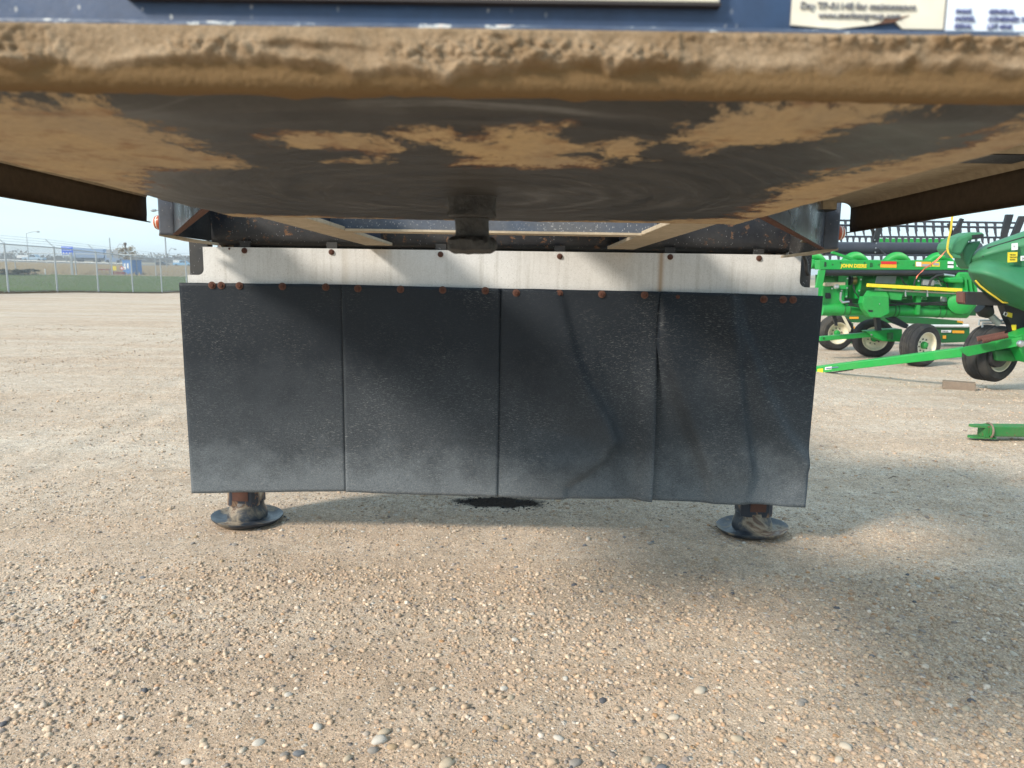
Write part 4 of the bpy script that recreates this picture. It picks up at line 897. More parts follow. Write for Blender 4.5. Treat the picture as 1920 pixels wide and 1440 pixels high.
# ------------------------------------------------------------------ vehicles on the highway
def wheelset(t, c, r, w, axis=(0, 1, 0), rim=None, name="wheel"):
    wv = MB().lathe([(r * .62, -w / 2), (r * .93, -w / 2), (r, -w * .3), (r, w * .3), (r * .93, w / 2), (r * .62, w / 2)], c, axis, 20).build(name, M_TYRE, t, smooth=True)
    MB().lathe([(r * .60, -w * .46), (r * .55, -w * .42), (r * .2, -w * .40), (r * .2, w * .4), (r * .60, w * .46)], c, axis, 16).build("rim", rim or M_GREY, wv)
def side_prism(x0, z0, s, pts, y, depth):   # side outline, x along the road
    return MB().prism([(x0 + a * s, y, z0 + c_ * s) for a, c_ in pts], (0, depth, 0))
def pickup(px, Y, col, label, s=1.0, dirn=1, load=None):
    p = onground(px, 495, Y); t = thing("pickup_truck", p, label, "pickup"); X, z = p.x, p.z
    d = dirn
    body = [(-2.9, .55), (-2.9, 1.15), (-1.0, 1.18), (1.1, 1.15), (2.55, 1.05), (2.8, .85), (2.8, .5), (2.3, .42), (-2.4, .42)]
    cabp = [(-1.0, 1.18), (-.85, 1.85), (.55, 1.88), (1.25, 1.16)]
    side_prism(X, z, s, [(a * d, c_) for a, c_ in body], Y, 1.9 * s).build("body", col, t, bevel=.06)
    c = side_prism(X, z, s, [(a * d, c_) for a, c_ in cabp], Y + .1, 1.7 * s).build("cab", col, t, bevel=.05)
    for q in ([(-.8, 1.25), (-.7, 1.72), (-.1, 1.76), (-.1, 1.25)], [(.0, 1.25), (.0, 1.76), (.5, 1.76), (1.0, 1.25)]):
        side_prism(X, z, s, [(a * d, c_) for a, c_ in q], Y + .08, .02).build("window", M_GLASS, c)
    for a in (-1.85, 1.85): 
        wheelset(t, (X + a * d * s, Y + .1, z + .4 * s), .4 * s, .28); wheelset(t, (X + a * d * s, Y + 1.75, z + .4 * s), .4 * s, .28)
    side_prism(X, z, s, [(2.75 * d, .8), (2.86 * d, .8), (2.86 * d, 1.0), (2.75 * d, 1.0)], Y + .1, .3).build("headlight", M_LENS, t)
    if load:
        side_prism(X, z, s, [(-2.85 * d, 1.2), (-2.85 * d, 2.0), (-1.1 * d, 2.0), (-1.1 * d, 1.2)], Y + .2, 1.5).build("bed_box", load, t)
    return t, p
M_PALEBLUE = flat("pale_blue_paint", (.40, .52, .62), .3, var=.05); M_SKY2 = flat("light_blue_paint", (.22, .45, .66), .3, var=.05); M_BLACKP = flat("black_paint", (.015, .016, .02), .2, var=.1); M_TRUCKB = flat("slate_blue_trailer", (.20, .28, .42), .45, var=.08)
pickup(61, 190, M_PALEBLUE, "pale blue pickup on the highway at far left", .95, 1)
p = onground(42, 488, 192); t = thing("flat_trailer", p, "white low trailer towed behind the pale blue pickup", "trailer")
MB().bbox((p.x - 1.5, 192, p.z + .75), (p.x + 1.7, 193.8, p.z + 1.55)).build("box", M_WHITE, t, bevel=.03)
MB().bbox((p.x - 1.6, 192.1, p.z + .55), (p.x + 2.3, 193.7, p.z + .74)).build("chassis", M_GREY, t)
for a in (-.4, .5): wheelset(t, (p.x + a, 192.1, p.z + .35), .35, .22)
pickup(342, 178, M_SKY2, "light blue pickup with white bed box just left of the trailer bracket", .82, 1, M_WHITE)
p = onground(303, 499, 178); t = thing("car", p, "black low car on the highway right of the blue cabinet", "car"); X, z = p.x, p.z
side_prism(X, z, .62, [(-2.3, .45), (-2.35, 1.0), (-2.0, 1.55), (-1.2, 1.78), (.1, 1.72), (.95, 1.15), (2.1, .95), (2.25, .6), (2.2, .4), (-2.1, .36)], 178, 1.2).build("body", M_BLACKP, t, bevel=.05)
side_prism(X, z, .62, [(-1.6, 1.15), (-1.2, 1.6), (0, 1.56), (.6, 1.15)], 177.98, .02).build("window", M_GLASS, t)
for a in (-1.4, 1.35): wheelset(t, (X + a * .62, 178.05, z + .22), .22, .16)
# articulated truck
p = onground(165, 492, 205); t = thing("highway_truck", p, "long slate blue articulated truck on the highway behind the blue sign", "truck"); X, z = p.x, p.z
A, B = at(134, 464, 205), at(196, 484, 205)
MB().prism([(A.x, 205, A.z), (B.x - .4, 205, at(190, 467, 205).z), (B.x, 205, B.z + .6), (B.x - .3, 205, B.z), (A.x, 205, B.z)], (0, 2.5, 0)).build("trailer_box", M_TRUCKB, t, bevel=.05)
MB().bbox((A.x + .5, 205.3, B.z - .45), (B.x, 207.2, B.z - .02)).build("chassis", M_BLACK, t)
for px_ in (147, 153, 178, 184): wheelset(t, (at(px_, 490, 205).x, 205.3, h1(at(px_, 490, 205).x, 205) + .5), .5, .5)
tr = [(196.5, 491), (196.5, 472), (207, 471), (211, 482), (222, 484), (226, 491)]
cb = ppoly(tr, 205.1, 2.3).build("tractor_cab", M_TRUCKB, t, bevel=.05)
ppoly([(203, 474), (206.5, 474), (210, 482), (203, 482)], 205.05, .04).build("window", M_GLASS, cb)
for px_ in (201, 221): wheelset(t, (at(px_, 491, 205).x, 205.3, h1(at(px_, 491, 205).x, 205) + .5), .5, .45)

# ================================================================== green harvester headers on the right
M_GREEN = paint("green_machine_paint", (.005, .29, .045), .40, (.13, .16, .07), .22, 3.2, spec=.55)
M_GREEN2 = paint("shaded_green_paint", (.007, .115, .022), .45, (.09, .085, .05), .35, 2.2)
M_DIV = paint("dark_green_plastic", (.030, .175, .075), .42, (.20, .22, .15), .18, 1.2, spec=.45)
M_RIM = paint("cream_rim_paint", (.72, .66, .50), .45, (.35, .27, .18), .35, 6); M_BLKP = paint("black_machine_paint", (.012, .013, .016), .35, (.10, .09, .08), .25, 3); M_REEL = paint("reel_tube_black", (.030, .033, .045), .38, (.12, .11, .11), .3, 2)
M_STRAP = flat("yellow_strap", (.80, .60, .06), .6); M_RIBBON = flat("orange_ribbon", (.85, .22, .12), .6); M_SPRING = paint("rusty_spring", (.14, .055, .04), .75, (.07, .03, .02), .5, 20); M_BRASS = flat("brass_coupler", (.36, .26, .09), .35, .6, var=.3); M_STEEL = flat("bright_steel", (.55, .56, .57), .28, .8); M_WOOD = paint("grey_weathered_wood", (.22, .17, .13), .9, (.10, .08, .06), .5, 9, spec=.1, bump=.5); M_DECAL = flat("white_decal", (.78, .79, .78), .45, var=.05); M_MPLATE = flat("grey_data_plate", (.36, .37, .37), .5, .2)

def machine_wheel(t, c, D, w, axis, rimmat, yawdark=False):
    r = D / 2; ax = Vector(axis).normalized()
    prof = [(r * .60, -w * .40), (r * .66, -w * .5), (r * .86, -w * .52), (r * .96, -w * .42)]
    for k in (-.30, -.16, 0, .16, .30): prof += [(r, w * (k - .05)), (r, w * (k + .035)), (r * .975, w * (k + .05)), (r * .975, w * (k + .075))]
    prof += [(r * .96, w * .42), (r * .86, w * .52), (r * .66, w * .5), (r * .60, w * .40)]
    wh = MB().lathe(prof, c, ax, 40, False).build("wheel", M_TYRE, t, smooth=True)
    # outer side is -axis
    rim = MB().lathe([(r * .60, w * .40), (r * .60, -w * .36), (r * .63, -w * .47), (r * .59, -w * .47), (r * .55, -w * .30), (r * .50, -w * .22), (r * .42, -w * .18), (r * .20, -w * .20), (r * .02, -w * .2)], c, ax, 36, False).build("rim", rimmat, wh, smooth=True)
    hb = MB().lathe([(r * .17, -w * .2), (r * .17, -w * .34), (r * .12, -w * .42), (r * .03, -w * .44)], c, ax, 16).build("hub", M_GREEN, wh, smooth=True)
    e = ax.cross(Vector((0, 0, 1))).normalized(); f = Vector((0, 0, 1))
    for k in range(8):
        a = k * pi / 4 + .2; q = Vector(c) + (e * cos(a) + f * sin(a)) * r * .29 - ax * w * .19
        MB().lathe([(r * .035, 0), (r * .035, r * .04)], q, -ax, 6).build("wheel_nut", M_BLACK, wh)
    return wh
YA = 10.4
hA = thing("harvester_header", onground(1690, 680, YA), "bright green harvester header with lettered rear beam, auger and black reel", "header", "green harvester headers")
bm_ = ppoly([(1536, 487.5), (1860, 488.5), (1860, 506.5), (1536, 505.5)], YA, .16).build("rear_beam", M_GREEN, hA, bevel=.008)
YD = YA - .004
def decal(pts, mat, Y=YD, name="decal", th=.003, parent=None): return ppoly(pts, Y, th).build(name, mat, parent or bm_)
q = at(1577, 501.2, YD); rot = Matrix.Rotation(radians(-.0), 3, 'Y') @ FACE
text("lettering", "JOHN DEERE", .068, q, rot, M_YEL, bm_, .93, .003)
text("lettering", "B", .085, at(1630.5, 500.5, YD), rot, M_BLACK, bm_, .95); text("lettering", "B", .085, at(1545, 499.5, YD), rot, M_BLACK, bm_, .7, .003)
decal([(1652, 490), (1681, 490.2), (1681, 495.5), (1652, 495)], M_RED, name="red_reflector"); decal([(1651, 495.5), (1681, 496), (1681, 502), (1651, 501.5)], M_ORANGE, name="orange_reflector")
decal([(1717, 490.5), (1746, 491), (1746, 500.5), (1717, 500)], M_ORANGE, name="warning_label"); decal([(1718, 491.2), (1727.5, 491.4), (1727.5, 499.4), (1718, 499.2)], M_DECAL, YD - .004, "warning_picture"); decal([(1729, 495), (1745, 495.3), (1745, 499.7), (1729, 499.3)], M_MPLATE, YD - .004, "warning_text")
decal([(1748, 491), (1762, 491.3), (1762, 500), (1748, 499.6)], M_YEL, name="caution_label"); decal([(1750, 493), (1760.5, 493.2), (1760.5, 497.5), (1750, 497.2)], M_MPLATE, YD - .004, "caution_text")
for y0 in (490, 497.5): decal([(1777, y0), (1788, y0 + .2), (1788, y0 + 5), (1777, y0 + 4.8)], M_DECAL, name="white_tag")
decal([(1777, 495.3), (1788, 495.5), (1788, 497.2), (1777, 497)], M_BLACK, name="black_tag"); decal([(1794, 491.5), (1818, 492), (1818, 500.5), (1794, 500)], M_DECAL, name="white_tag")
for x, y in ((1576, 492.7), (1561, 496), (1621, 492.8), (1648, 496.5), (1683, 493), (1713, 496.8)): c = at(x, y, YA); MB().lathe([(.009, 0), (.009, .006)], c, (0, -1, 0), 8).build("rivet", M_BLACK, bm_)
MB().tube(pp([(1540, 511), (1830, 512.5)], YA + .02), .047, 14).build("rubber_seal", M_BLKP, hA, smooth=True)
ppoly([(1537, 506), (1548, 506), (1539, 556), (1527, 556)], YA - .05, .05).build("end_plate", M_GREEN, hA)
ppoly([(1530, 515), (1830, 515), (1830, 592), (1530, 592)], YA + .55, .03).build("back_sheet", M_GREEN2, hA)
ppoly([(1542, 536), (1584, 534), (1588, 590), (1545, 592)], YA + .10, .12).build("side_panel", M_GREEN, hA, bevel=.02)
ppoly([(1548, 531), (1585, 529), (1585, 535), (1548, 537)], YA + .08, .2).build("panel_cap", M_LIP, hA)
ppoly([(1548, 549), (1556, 549), (1558, 552), (1558, 560), (1549, 560), (1547, 556)], YA + .093, .005).build("slot", M_BLACK, hA)
for pts in ([(1586, 516), (1591, 516), (1588, 570), (1584, 570)], [(1613, 515), (1618, 515), (1611, 560), (1606, 560)], [(1721, 516), (1727, 516), (1725, 545), (1719, 545)]): ppoly(pts, YA + .10, .24).build("rib", M_GREEN, hA)
MB().tube(pp([(1592, 526), (1596, 526)], YA + .2), .07, 14).build("drive_hub", M_BLKP, hA); MB().tube(pp([(1596.5, 526), (1604, 526)], YA + .2), [.05, .062], 14).build("brass_coupler", M_BRASS, hA, smooth=True)
MB().tube(pp([(1604.5, 526), (1610, 526)], YA + .2), .028, 10).build("drive_shaft", M_STEEL, hA)
ppoly([(1645, 517), (1681, 517.3), (1679, 532), (1641, 531)], YA + .30, .01).build("data_plate", M_MPLATE, hA)
yb = ppoly([(1628, 531.5), (1805, 541), (1804.5, 547.8), (1627, 538)], YA - .15, .05).build("yellow_bar", M_YEL, hA, bevel=.006)
MB().tube(pp([(1640, 543), (1800, 550.5)], YA - .08), .013, 8).build("steel_tube", M_STEEL, hA)
ppoly([(1660, 546), (1792, 552), (1792, 557.5), (1660, 552)], YA - .06, .06).build("support_bar", M_GREEN, hA)
for x, y in ((1695, 556), (1733, 557)):
    MB().tube(pp([(x - 4, y), (x + 4, y), (x + 5, y + 4), (x - 5, y + 4), (x - 4, y)], YA - .1), .008, 6).build("tie_ring", M_GREEN2, hA)
for x in (1697, 1738): MB().tube(pp([(x, 544), (x + 1, 556)], YA - .1), .011, 6).build("hanger_chain", M_STEEL, hA)
sh = ppoly([(1620, 556), (1667, 557), (1668, 588), (1651, 596), (1632, 595), (1621, 581), (1617, 568)], YA - .2, .14).build("drive_shield", M_GREEN, hA, bevel=.012)
a_ = pp([(1620, 556), (1667, 557)], YA - .2); b_ = pp([(1661, 544.5), (1627, 545)], YA - .05)
MB().prism([a_[0], a_[1], b_[0], b_[1]], (0, .03, .0)).build("shield_top", M_GREEN, sh)
ppoly([(1627.5, 581), (1637, 581.3), (1636, 585), (1629, 584.8)], YA - .204, .003).build("shield_slot", M_BLACK, sh); MB().lathe([(.008, 0), (.006, .008)], at(1649, 570, YA - .2), (0, -1, 0), 8).build("shield_bolt", M_STEEL, sh)
ppoly([(1668.5, 549), (1692, 551), (1690, 563), (1668.5, 561)], YA - .12, .15).build("bracket_box", M_GREEN, hA)
MB().tube(pp([(1540, 580), (1640, 581), (1812, 585.5)], YA + .12), .088, 18).build("main_tube", M_GREEN, hA, smooth=True)
for x, y in ((1580, 580), (1590, 580.3), (1674, 582), (1681, 582.2), (1757, 584), (1768, 584.3)):
    c = at(x, y, YA + .12); MB().lathe([(.0895, -.008), (.094, -.004), (.094, .004), (.0895, .008)], c, (1, 0, 0), 18).build("clamp_band", M_GREEN2, hA)
for k, pts in enumerate(([(1590, 572), (1620, 577), (1700, 570), (1790, 571)], [(1592, 570), (1630, 574), (1720, 568.5), (1788, 566)], [(1708, 562), (1711, 545), (1716, 525), (1720, 519)])):
    MB().tube(pp(pts, YA - .02), .011, 7).build("hydraulic_hose", M_HOSE, hA, smooth=True)
MB().tube(pp([(1577, 548), (1575.5, 562), (1579, 567), (1592, 566)], YA + .02), .017, 8).build("steel_pipe", M_STEEL, hA, smooth=True)
ppoly([(1583, 558), (1597, 561), (1599, 570), (1590, 569)], YA + .08, .02).build("opening", M_BLACK, hA)
MB().lathe([(.035, 0), (.04, .03), (.02, .06)], at(1567, 537.5, YA + .06), (0, -1, 0), 10).build("pivot_nut", M_STEEL, hA)
ppoly([(1572, 535), (1587, 534.5), (1587, 542), (1572, 542)], YA + .05, .05).build("pivot_arm", M_GREEN, hA)
ppoly([(1718, 552), (1728, 553), (1724, 590), (1719, 590)], YA - .02, .1).build("tube_bracket", M_GREEN, hA)
ppoly([(1731, 523.5), (1753, 525), (1752, 536), (1731, 535)], YA + .05, .12).build("valve_block", M_MPLATE, hA, bevel=.008)
ppoly([(1768, 556), (1776, 556.5), (1776, 566), (1767, 565.5)], YA + .02, .06).build("white_sensor", M_DECAL, hA, bevel=.008)
MB().tube(pp([(1742, 536), (1746, 524), (1756, 517), (1770, 515)], YA - .05), .017, 8).build("hydraulic_hose", M_HOSE, hA, smooth=True); MB().tube(pp([(1769, 515), (1789, 517.5)], YA - .05), .018, 8).build("hose_fitting", M_STEEL, hA)
for k in range(3): MB().tube(pp([(1752, 528 + k * 2), (1760 + k, 526 + k * 3), (1763 + k, 534 + k)], YA), .006, 6).build("small_pipe", M_STEEL, hA)
gb = ppoly([(1797, 510), (1818, 510), (1832, 538), (1834, 572), (1818, 592), (1798, 585), (1785, 565), (1789, 535)], YA - .05, .30).build("gearbox", M_GREEN, hA, bevel=.03)
ppoly([(1777, 521), (1806, 519), (1808, 531), (1781, 530)], YA - .12, .15).build("gearbox_arm", M_GREEN, hA, bevel=.02)
MB().lathe([(.17, 0), (.17, .05), (.13, .07), (.07, .09)], at(1800, 566, YA - .05), (-.25, -1, 0), 22).build("gearbox_flange", M_GREEN, gb, smooth=True)
for k in range(3): x = 1808 + k * 9; ppoly([(x, 520 + k * 4), (x + 4, 520 + k * 4), (x + 8, 552), (x + 4, 552)], YA - .09, .04).build("casting_rib", M_GREEN, gb)
rr_ = random.Random(21)
for x, y in [(1589, 522), (1588, 540), (1587, 556), (1614, 524), (1611, 545), (1722, 527), (1700, 549), (1720, 551), (1745, 553), (1770, 555), (1786, 556), (1640, 548), (1655, 547), (1798, 520), (1809, 530), (1822, 548), (1792, 574), (1806, 580), (1560, 541), (1578, 545), (1552, 583), (1573, 587)]:
    MB().lathe([(.013, 0), (.013, .008), (.007, .012)], at(x, y, YA - .02 if x > 1690 else YA + .07), (0, -1, 0), 6).build("bolt", M_STEEL, hA)
for pts in ([(1600, 534), (1603, 548), (1612, 560), (1625, 566)], [(1690, 520), (1694, 530), (1705, 538), (1712, 544)], [(1757, 520), (1762, 527), (1774, 530), (1779, 542)], [(1670, 566), (1690, 568), (1712, 574), (1740, 572)]):
    MB().tube(pp(pts, YA + .03), .010, 7).build("hydraulic_hose", M_HOSE, hA, smooth=True)
for x in (1648, 1676, 1752): ppoly([(x, 534), (x + 5, 534), (x + 4, 556), (x + 1, 556)], YA + .12, .06).build("strut", M_GREEN, hA)
# auger (real helix)
ax0, ax1 = at(1520, 495.5, YA + .45), at(1850, 497, YA + .45); Rr, r0, pitch = .185, .07, 76.5 * .0081
b = MB(); L = (ax1 - ax0).length; nseg = 260
for k in range(nseg + 1):
    s_ = k / nseg * L; a = 2 * pi * (s_ - ((at(1602, 495, YA + .45) - ax0).x)) / pitch
    c = ax0 + (ax1 - ax0) * (k / nseg); dv = Vector((0, -sin(a), cos(a)))
    b.v += [tuple(c + dv * r0), tuple(c + dv * Rr)]
    if k: n0 = len(b.v); b.f.append((n0 - 4, n0 - 3, n0 - 1, n0 - 2))
au = MB().tube([ax0, ax1], r0, 14).build("auger", M_GREEN, hA, smooth=True)
fl = b.build("flighting", M_GREEN, au, smooth=True); m_ = fl.modifiers.new("s", 'SOLIDIFY'); m_.thickness = .008
ppoly([(1562, 470), (1566, 472), (1608, 487), (1598, 488), (1560, 475)], YA + .2, .05).build("deflector_arm", M_GREEN, hA)
# reel
YR = YA + 1.0
rl = MB().tube(pp([(1540, 466.5), (1835, 468)], YR), .106, 20).build("reel_tube", M_REEL, hA, smooth=True)
tine = None
def bat(y0, y1, Yb, x0, x1, step, tlen, r, lean):
    global tine
    bt = MB().tube(pp([(x0, y0), (x1, y1)], Yb), r, 8).build("reel_bat", M_REEL, hA, smooth=True)
    n = int((x1 - x0) / step)
    for k in range(n):
        x = x0 + (k + .5) * step; p = at(x, y0 + (y1 - y0) * (k + .5) / n, Yb)
        if tine is None:
            tb = MB(); tb.prism([(-.022, -.012, 0), (.022, -.012, 0), (.012, -.03, -.12), (.010, -.045, -.19), (-.006, -.045, -.19), (-.014, -.03, -.12)], (0, .02, 0)); tine = tb.mesh("tine"); tine.materials.append(M_REEL)
        o = bpy.data.objects.new("tine", tine); COL.objects.link(o); o.parent = bt; o.location = p - ORG[bt.name]; o.scale = (1, 1, tlen / .19); o.rotation_euler = (0, lean + random.gauss(0, .02), 0)
bat(422, 427, YR + .55, 1560, 1900, 16.5, .165, .018, -.12)
bat(413, 418, YR + .95, 1560, 1905, 16.5, .165, .017, -.12)
bat(443.5, 445.5, YR + .35, 1560, 1905, 11.5, .10, .016, .05)
bat(477.5, 479.5, YR - .15, 1548, 1835, 16, .12, .014, .0)
def spider(x, k):
    sp = ppoly([(x - 3, 476), (x + 4, 476), (x + 5, 455), (x + 12, 432), (x + 20, 411), (x + 14, 409), (x + 3, 430), (x - 4, 452)], YR - .02 + .01 * k, .04).build("reel_arm", M_BLKP, hA)
    ppoly([(x - 2, 455), (x + 3, 455), (x + 0, 434), (x - 6, 418), (x - 10, 420), (x - 5, 436)], YR + .05, .04).build("reel_arm", M_BLKP, hA)
    MB().tube(pp([(x + 5, 465), (x + 19, 477)], YR - .14), .012, 6).build("reel_brace", M_REEL, hA)
    for q in ((x - 1, 450), (x + 2, 456), (x + 1, 465), (x, 473)): MB().lathe([(.010, 0), (.008, .01)], at(*q, YR - .16 if q[1] > 454 else YR - .04), (0, -1, 0), 8).build("arm_bolt", M_STEEL, sp)
spider(1641, 0); spider(1788, 1)
ppoly([(1878, 470), (1886, 470), (1890, 440), (1901, 402), (1888, 402), (1880, 436)], YR + .1, .05).build("reel_arm", M_BLKP, hA); ppoly([(1886, 470), (1893, 470), (1912, 436), (1925, 405), (1913, 405), (1900, 436)], YR + .15, .05).build("reel_arm", M_BLKP, hA)
# running gear of header A
w3 = at(1725, 646.5, 10.15); machine_wheel(hA, w3, .60, .24, (-.42, 1, 0), M_RIM)
w2 = at(1637, 634, 11.3); machine_wheel(hA, w2, .60, .22, (.18, 1, 0), M_RIM)
MB().tube([w2 + Vector((0, -.05, 0)), at(1690, 632, 11.0), w3 + Vector((.02, .2, 0))], .045, 8).build("axle", M_BLKP, hA)
ppoly([(1642, 592), (1651, 592), (1653, 620), (1645, 620)], YA + .2, .08).build("axle_strut", M_BLKP, hA); ppoly([(1664, 597), (1680, 594), (1704, 609), (1700, 616), (1678, 607)], YA + .15, .08).build("axle_link", M_BLKP, hA)
ppoly([(1560, 590), (1568, 590), (1571, 611), (1567, 611)], YA + .2, .04).build("stand_leg", M_BLKP, hA)
tb = ppoly([(1538, 631.5), (1634, 623), (1636, 632), (1538, 639.5)], YA + .35, .09).build("tow_bar", M_GREEN, hA, bevel=.006)
ppoly([(1627, 621.5), (1660, 618), (1692, 617), (1692, 641), (1656, 640), (1637, 632)], YA + .28, .22).build("tow_bar_hinge", M_GREEN, hA, bevel=.01)
MB().tube([at(1669, 624, YA + .26), at(1669, 636, YA + .26)], .04, 12).build("hinge_pin", M_GREEN2, tb); MB().lathe([(.014, 0), (.012, .012)], at(1634, 627.5, YA + .28), (0, -1, 0), 8).build("hinge_bolt", M_STEEL, tb)
text("lettering", "B", .05, at(1543, 636.5, YA + .345), FACE, M_BLACK, tb)

# header behind
YC = 13.0
hC = thing("harvester_header", onground(1600, 655, YC), "green header half hidden behind the lettered one, with amber reflectors", "header", "green harvester headers")
ppoly([(1560, 593), (1640, 592), (1720, 595), (1752, 597), (1805, 602), (1805, 611), (1700, 606), (1560, 604)], YC, .2).build("lower_beam", M_GREEN2, hC)
lp = ppoly([(1742, 610), (1818, 613), (1818, 641), (1770, 643), (1742, 642)], YC + .05, .15).build("lower_panel", M_GREEN2, hC)
ppoly([(1640, 447), (1800, 448), (1800, 456), (1640, 455.5)], YC + .4, .15).build("upper_hood", M_GREEN, hC)
ppoly([(1560, 606), (1600, 606), (1600, 650), (1560, 650)], YC + .4, .1).build("end_panel", M_GREEN2, hC)
for pts in ([(1593, 594), (1610, 594), (1610, 598), (1593, 598)], [(1594, 612), (1603, 612), (1603, 616.5), (1594, 616.5)], [(1795, 601), (1806, 603), (1806, 606), (1795, 604)], [(1786, 619.5), (1808, 620), (1808, 625), (1786, 624.5)], [(1768, 629), (1774, 629), (1774, 635), (1768, 635)]):
    ppoly(pts, YC - .01 if pts[0][1] < 612 else YC + .035, .008).build("amber_reflector", M_ORANGE, hC)
ppoly([(1765, 619), (1784, 619), (1783, 623.5), (1765, 623.5)], YC + .03, .008).build("white_label", M_DECAL, lp); text("lettering", "CHC30", .036, at(1766, 622.8, YC + .026), FACE, M_BLACK, lp)
MB().tube(pp([(1700, 610), (1815, 611)], YC + .02), .03, 8).build("white_pipe", M_DECAL, hC)
w1 = at(1566, 624, 12.2); machine_wheel(hC, w1, .585, .22, (-.10, 1, 0), M_RIM)
ppoly([(1579, 592), (1584, 593), (1596, 616), (1594, 622)], 12.0, .03).build("cream_fender", M_RIM, hC)
MB().tube(pp([(1770, 651), (1815, 651)], YC + .3), .05, 8).build("ground_tube", M_WOOD, hC)

# near header, dark green divider end
YB = 7.3
hB = thing("harvester_header", onground(1880, 712, YB + .3), "near header end with dark green plastic divider and wheel on a tow bar", "header", "green harvester headers")
rows = [([(1832, 472), (1850, 461), (1880, 451), (1920, 437), (2000, 409), (2080, 384)], 7.62), ([(1826, 480), (1851, 464), (1880, 455), (1920, 443), (2000, 419), (2080, 396)], 7.44),
        ([(1822, 488), (1842, 478), (1880, 470), (1920, 460), (2000, 442), (2080, 424)], 7.40), ([(1819, 496), (1842, 487), (1880, 494), (1920, 503), (2000, 524), (2080, 544)], 7.43), ([(1818, 502), (1846, 493), (1880, 503), (1920, 521), (2000, 556), (2080, 590)], 7.23), ([(1818, 508), (1846, 510), (1880, 522), (1920, 541), (2000, 576), (2080, 610)], 7.15),
        ([(1824, 522), (1855, 537), (1880, 548), (1920, 564), (2000, 594), (2080, 624)], 7.30), ([(1836, 540), (1862, 556), (1880, 564), (1920, 580), (2000, 608), (2080, 636)], 7.48)]
rows = sum([[(r, Y)] if k not in (2, 3, 5) else [([(x, y - 1.5) for x, y in r], Y + .004), (r, Y), ([(x, y + 1.5) for x, y in r], Y + (-.01 if k == 3 else .008))] for k, (r, Y) in enumerate(rows)], [])
PB = np.array([[list(at(x, y, Y - .16 * (x - 1820) / 100 + (.16 if x < 1835 else 0)) - ORG[hB.name]) for x, y in r] for r, Y in rows])
dv = grid_mesh("divider_panel", PB, M_DIV, hB); ss = dv.modifiers.new("sub", 'SUBSURF'); ss.levels = ss.render_levels = 2; m_ = dv.modifiers.new("s", 'SOLIDIFY'); m_.thickness = .02
for rw, Yo in ((rows[1][0], -.004), (rows[4][0], -.012)):
    MB().tube([at(x, y + 1.2, 7.43 - .16 * (x - 1820) / 100 + Yo) for x, y in rw[1:]], .006, 6).build("panel_seam", M_BLKP, hB, smooth=True)
ppoly([(1810, 462), (1816, 456), (1842, 451), (1836, 462), (1826, 478), (1821, 494), (1822, 506), (1814, 500), (1808, 488), (1807, 474)], YB + .22, .18).build("divider_neck", M_DIV, hB, bevel=.02)
cap = ppoly([(1781, 466), (1785, 456), (1800, 444), (1824, 435), (1843, 435.5), (1850, 440), (1843, 447), (1820, 450), (1812, 462), (1804, 478), (1788, 478)], YB + .12, .26).build("divider_cap", M_DIV, hB, bevel=.035)
ppoly([(1823, 441), (1843, 438.5), (1844, 446), (1824, 448)], YB + .115, .02).build("cap_recess", M_BLACK, cap); ppoly([(1783, 474), (1800, 479), (1802, 484), (1786, 483)], YB + .10, .12).build("cap_latch", M_DIV, cap)
for pts, m in (([(1891, 473), (1908, 472.5), (1907, 491), (1890.5, 492)], M_YEL), ([(1898, 456.5), (1908.5, 455.5), (1908.5, 468.5), (1898, 469)], M_DECAL), ([(1915, 480), (1930, 479), (1930, 488), (1915, 489)], M_DECAL)):
    l = ppoly(pts, 7.185 if m is not M_DECAL or pts[0][0] > 1910 else 7.20, .012).build("label", m, hB)
    if m is M_YEL:
        for k, tx in enumerate(("THIS ASSET", "WAS SOLD IN", "AUCTION")): text("lettering", tx, .017, at(1893, 478.5 + k * 4.6, 7.18), FACE, M_BLACK, hB, .72)
    elif pts[0][0] < 1900: text("lettering", "12", .02, at(1899.5, 463, 7.195), FACE, M_INK, hB)
    else: text("lettering", "H", .04, at(1916.5, 487.3, 7.18), FACE, M_BLACK, hB)
MB().tube(pp([(1829, 526), (1838, 536), (1852, 547), (1868, 558), (1880, 567), (1925, 568)], YB + .02), .009, 7).build("yellow_edging", M_STRAP, hB, smooth=True)
bx = ppoly([(1812, 547), (1990, 552), (1990, 577), (1812, 571.5)], YB + .10, .16).build("black_beam", M_BLKP, hB, bevel=.006)
ppoly([(1806, 549), (1811.5, 547.5), (1811.5, 571), (1806, 567)], YB + .12, .12).build("beam_mouth", M_SPRING, bx)
MB().tube(pp([(1838, 575), (1848, 582), (1856, 590)], YB + .3), [.07, .085, .05], 14).build("shaft_boot", M_HOSE, hB, smooth=True); MB().tube(pp([(1854, 588), (1873, 607)], YB + .3), .035, 10).build("drive_shaft", M_MPLATE, hB)
fr = ppoly([(1880, 569), (2000, 575), (2000, 640), (1905, 640), (1898, 612), (1890, 596)], YB + .22, .1).build("black_frame", M_BLKP, hB)
for pts in ([(1889.5, 585), (1898.5, 587.5), (1897.5, 596), (1888.5, 593)], [(1897, 609), (1905.5, 609), (1905.5, 619.5), (1899, 619.5)]): ppoly(pts, YB + .205, .01).build("yellow_decal", M_YEL, fr)
for x, y in ((1836, 601), (1842, 606)): MB().tube(pp([(x, y + 9), (x, y), (x + 50, y)], YB + .45), .012, 6).build("white_tubing", M_DECAL, hB)
MB().tube(pp([(1884, 585), (1882, 590), (1886, 593), (1889, 588), (1884, 585)], YB + .12), .006, 6).build("lynch_pin", M_STEEL, hB)
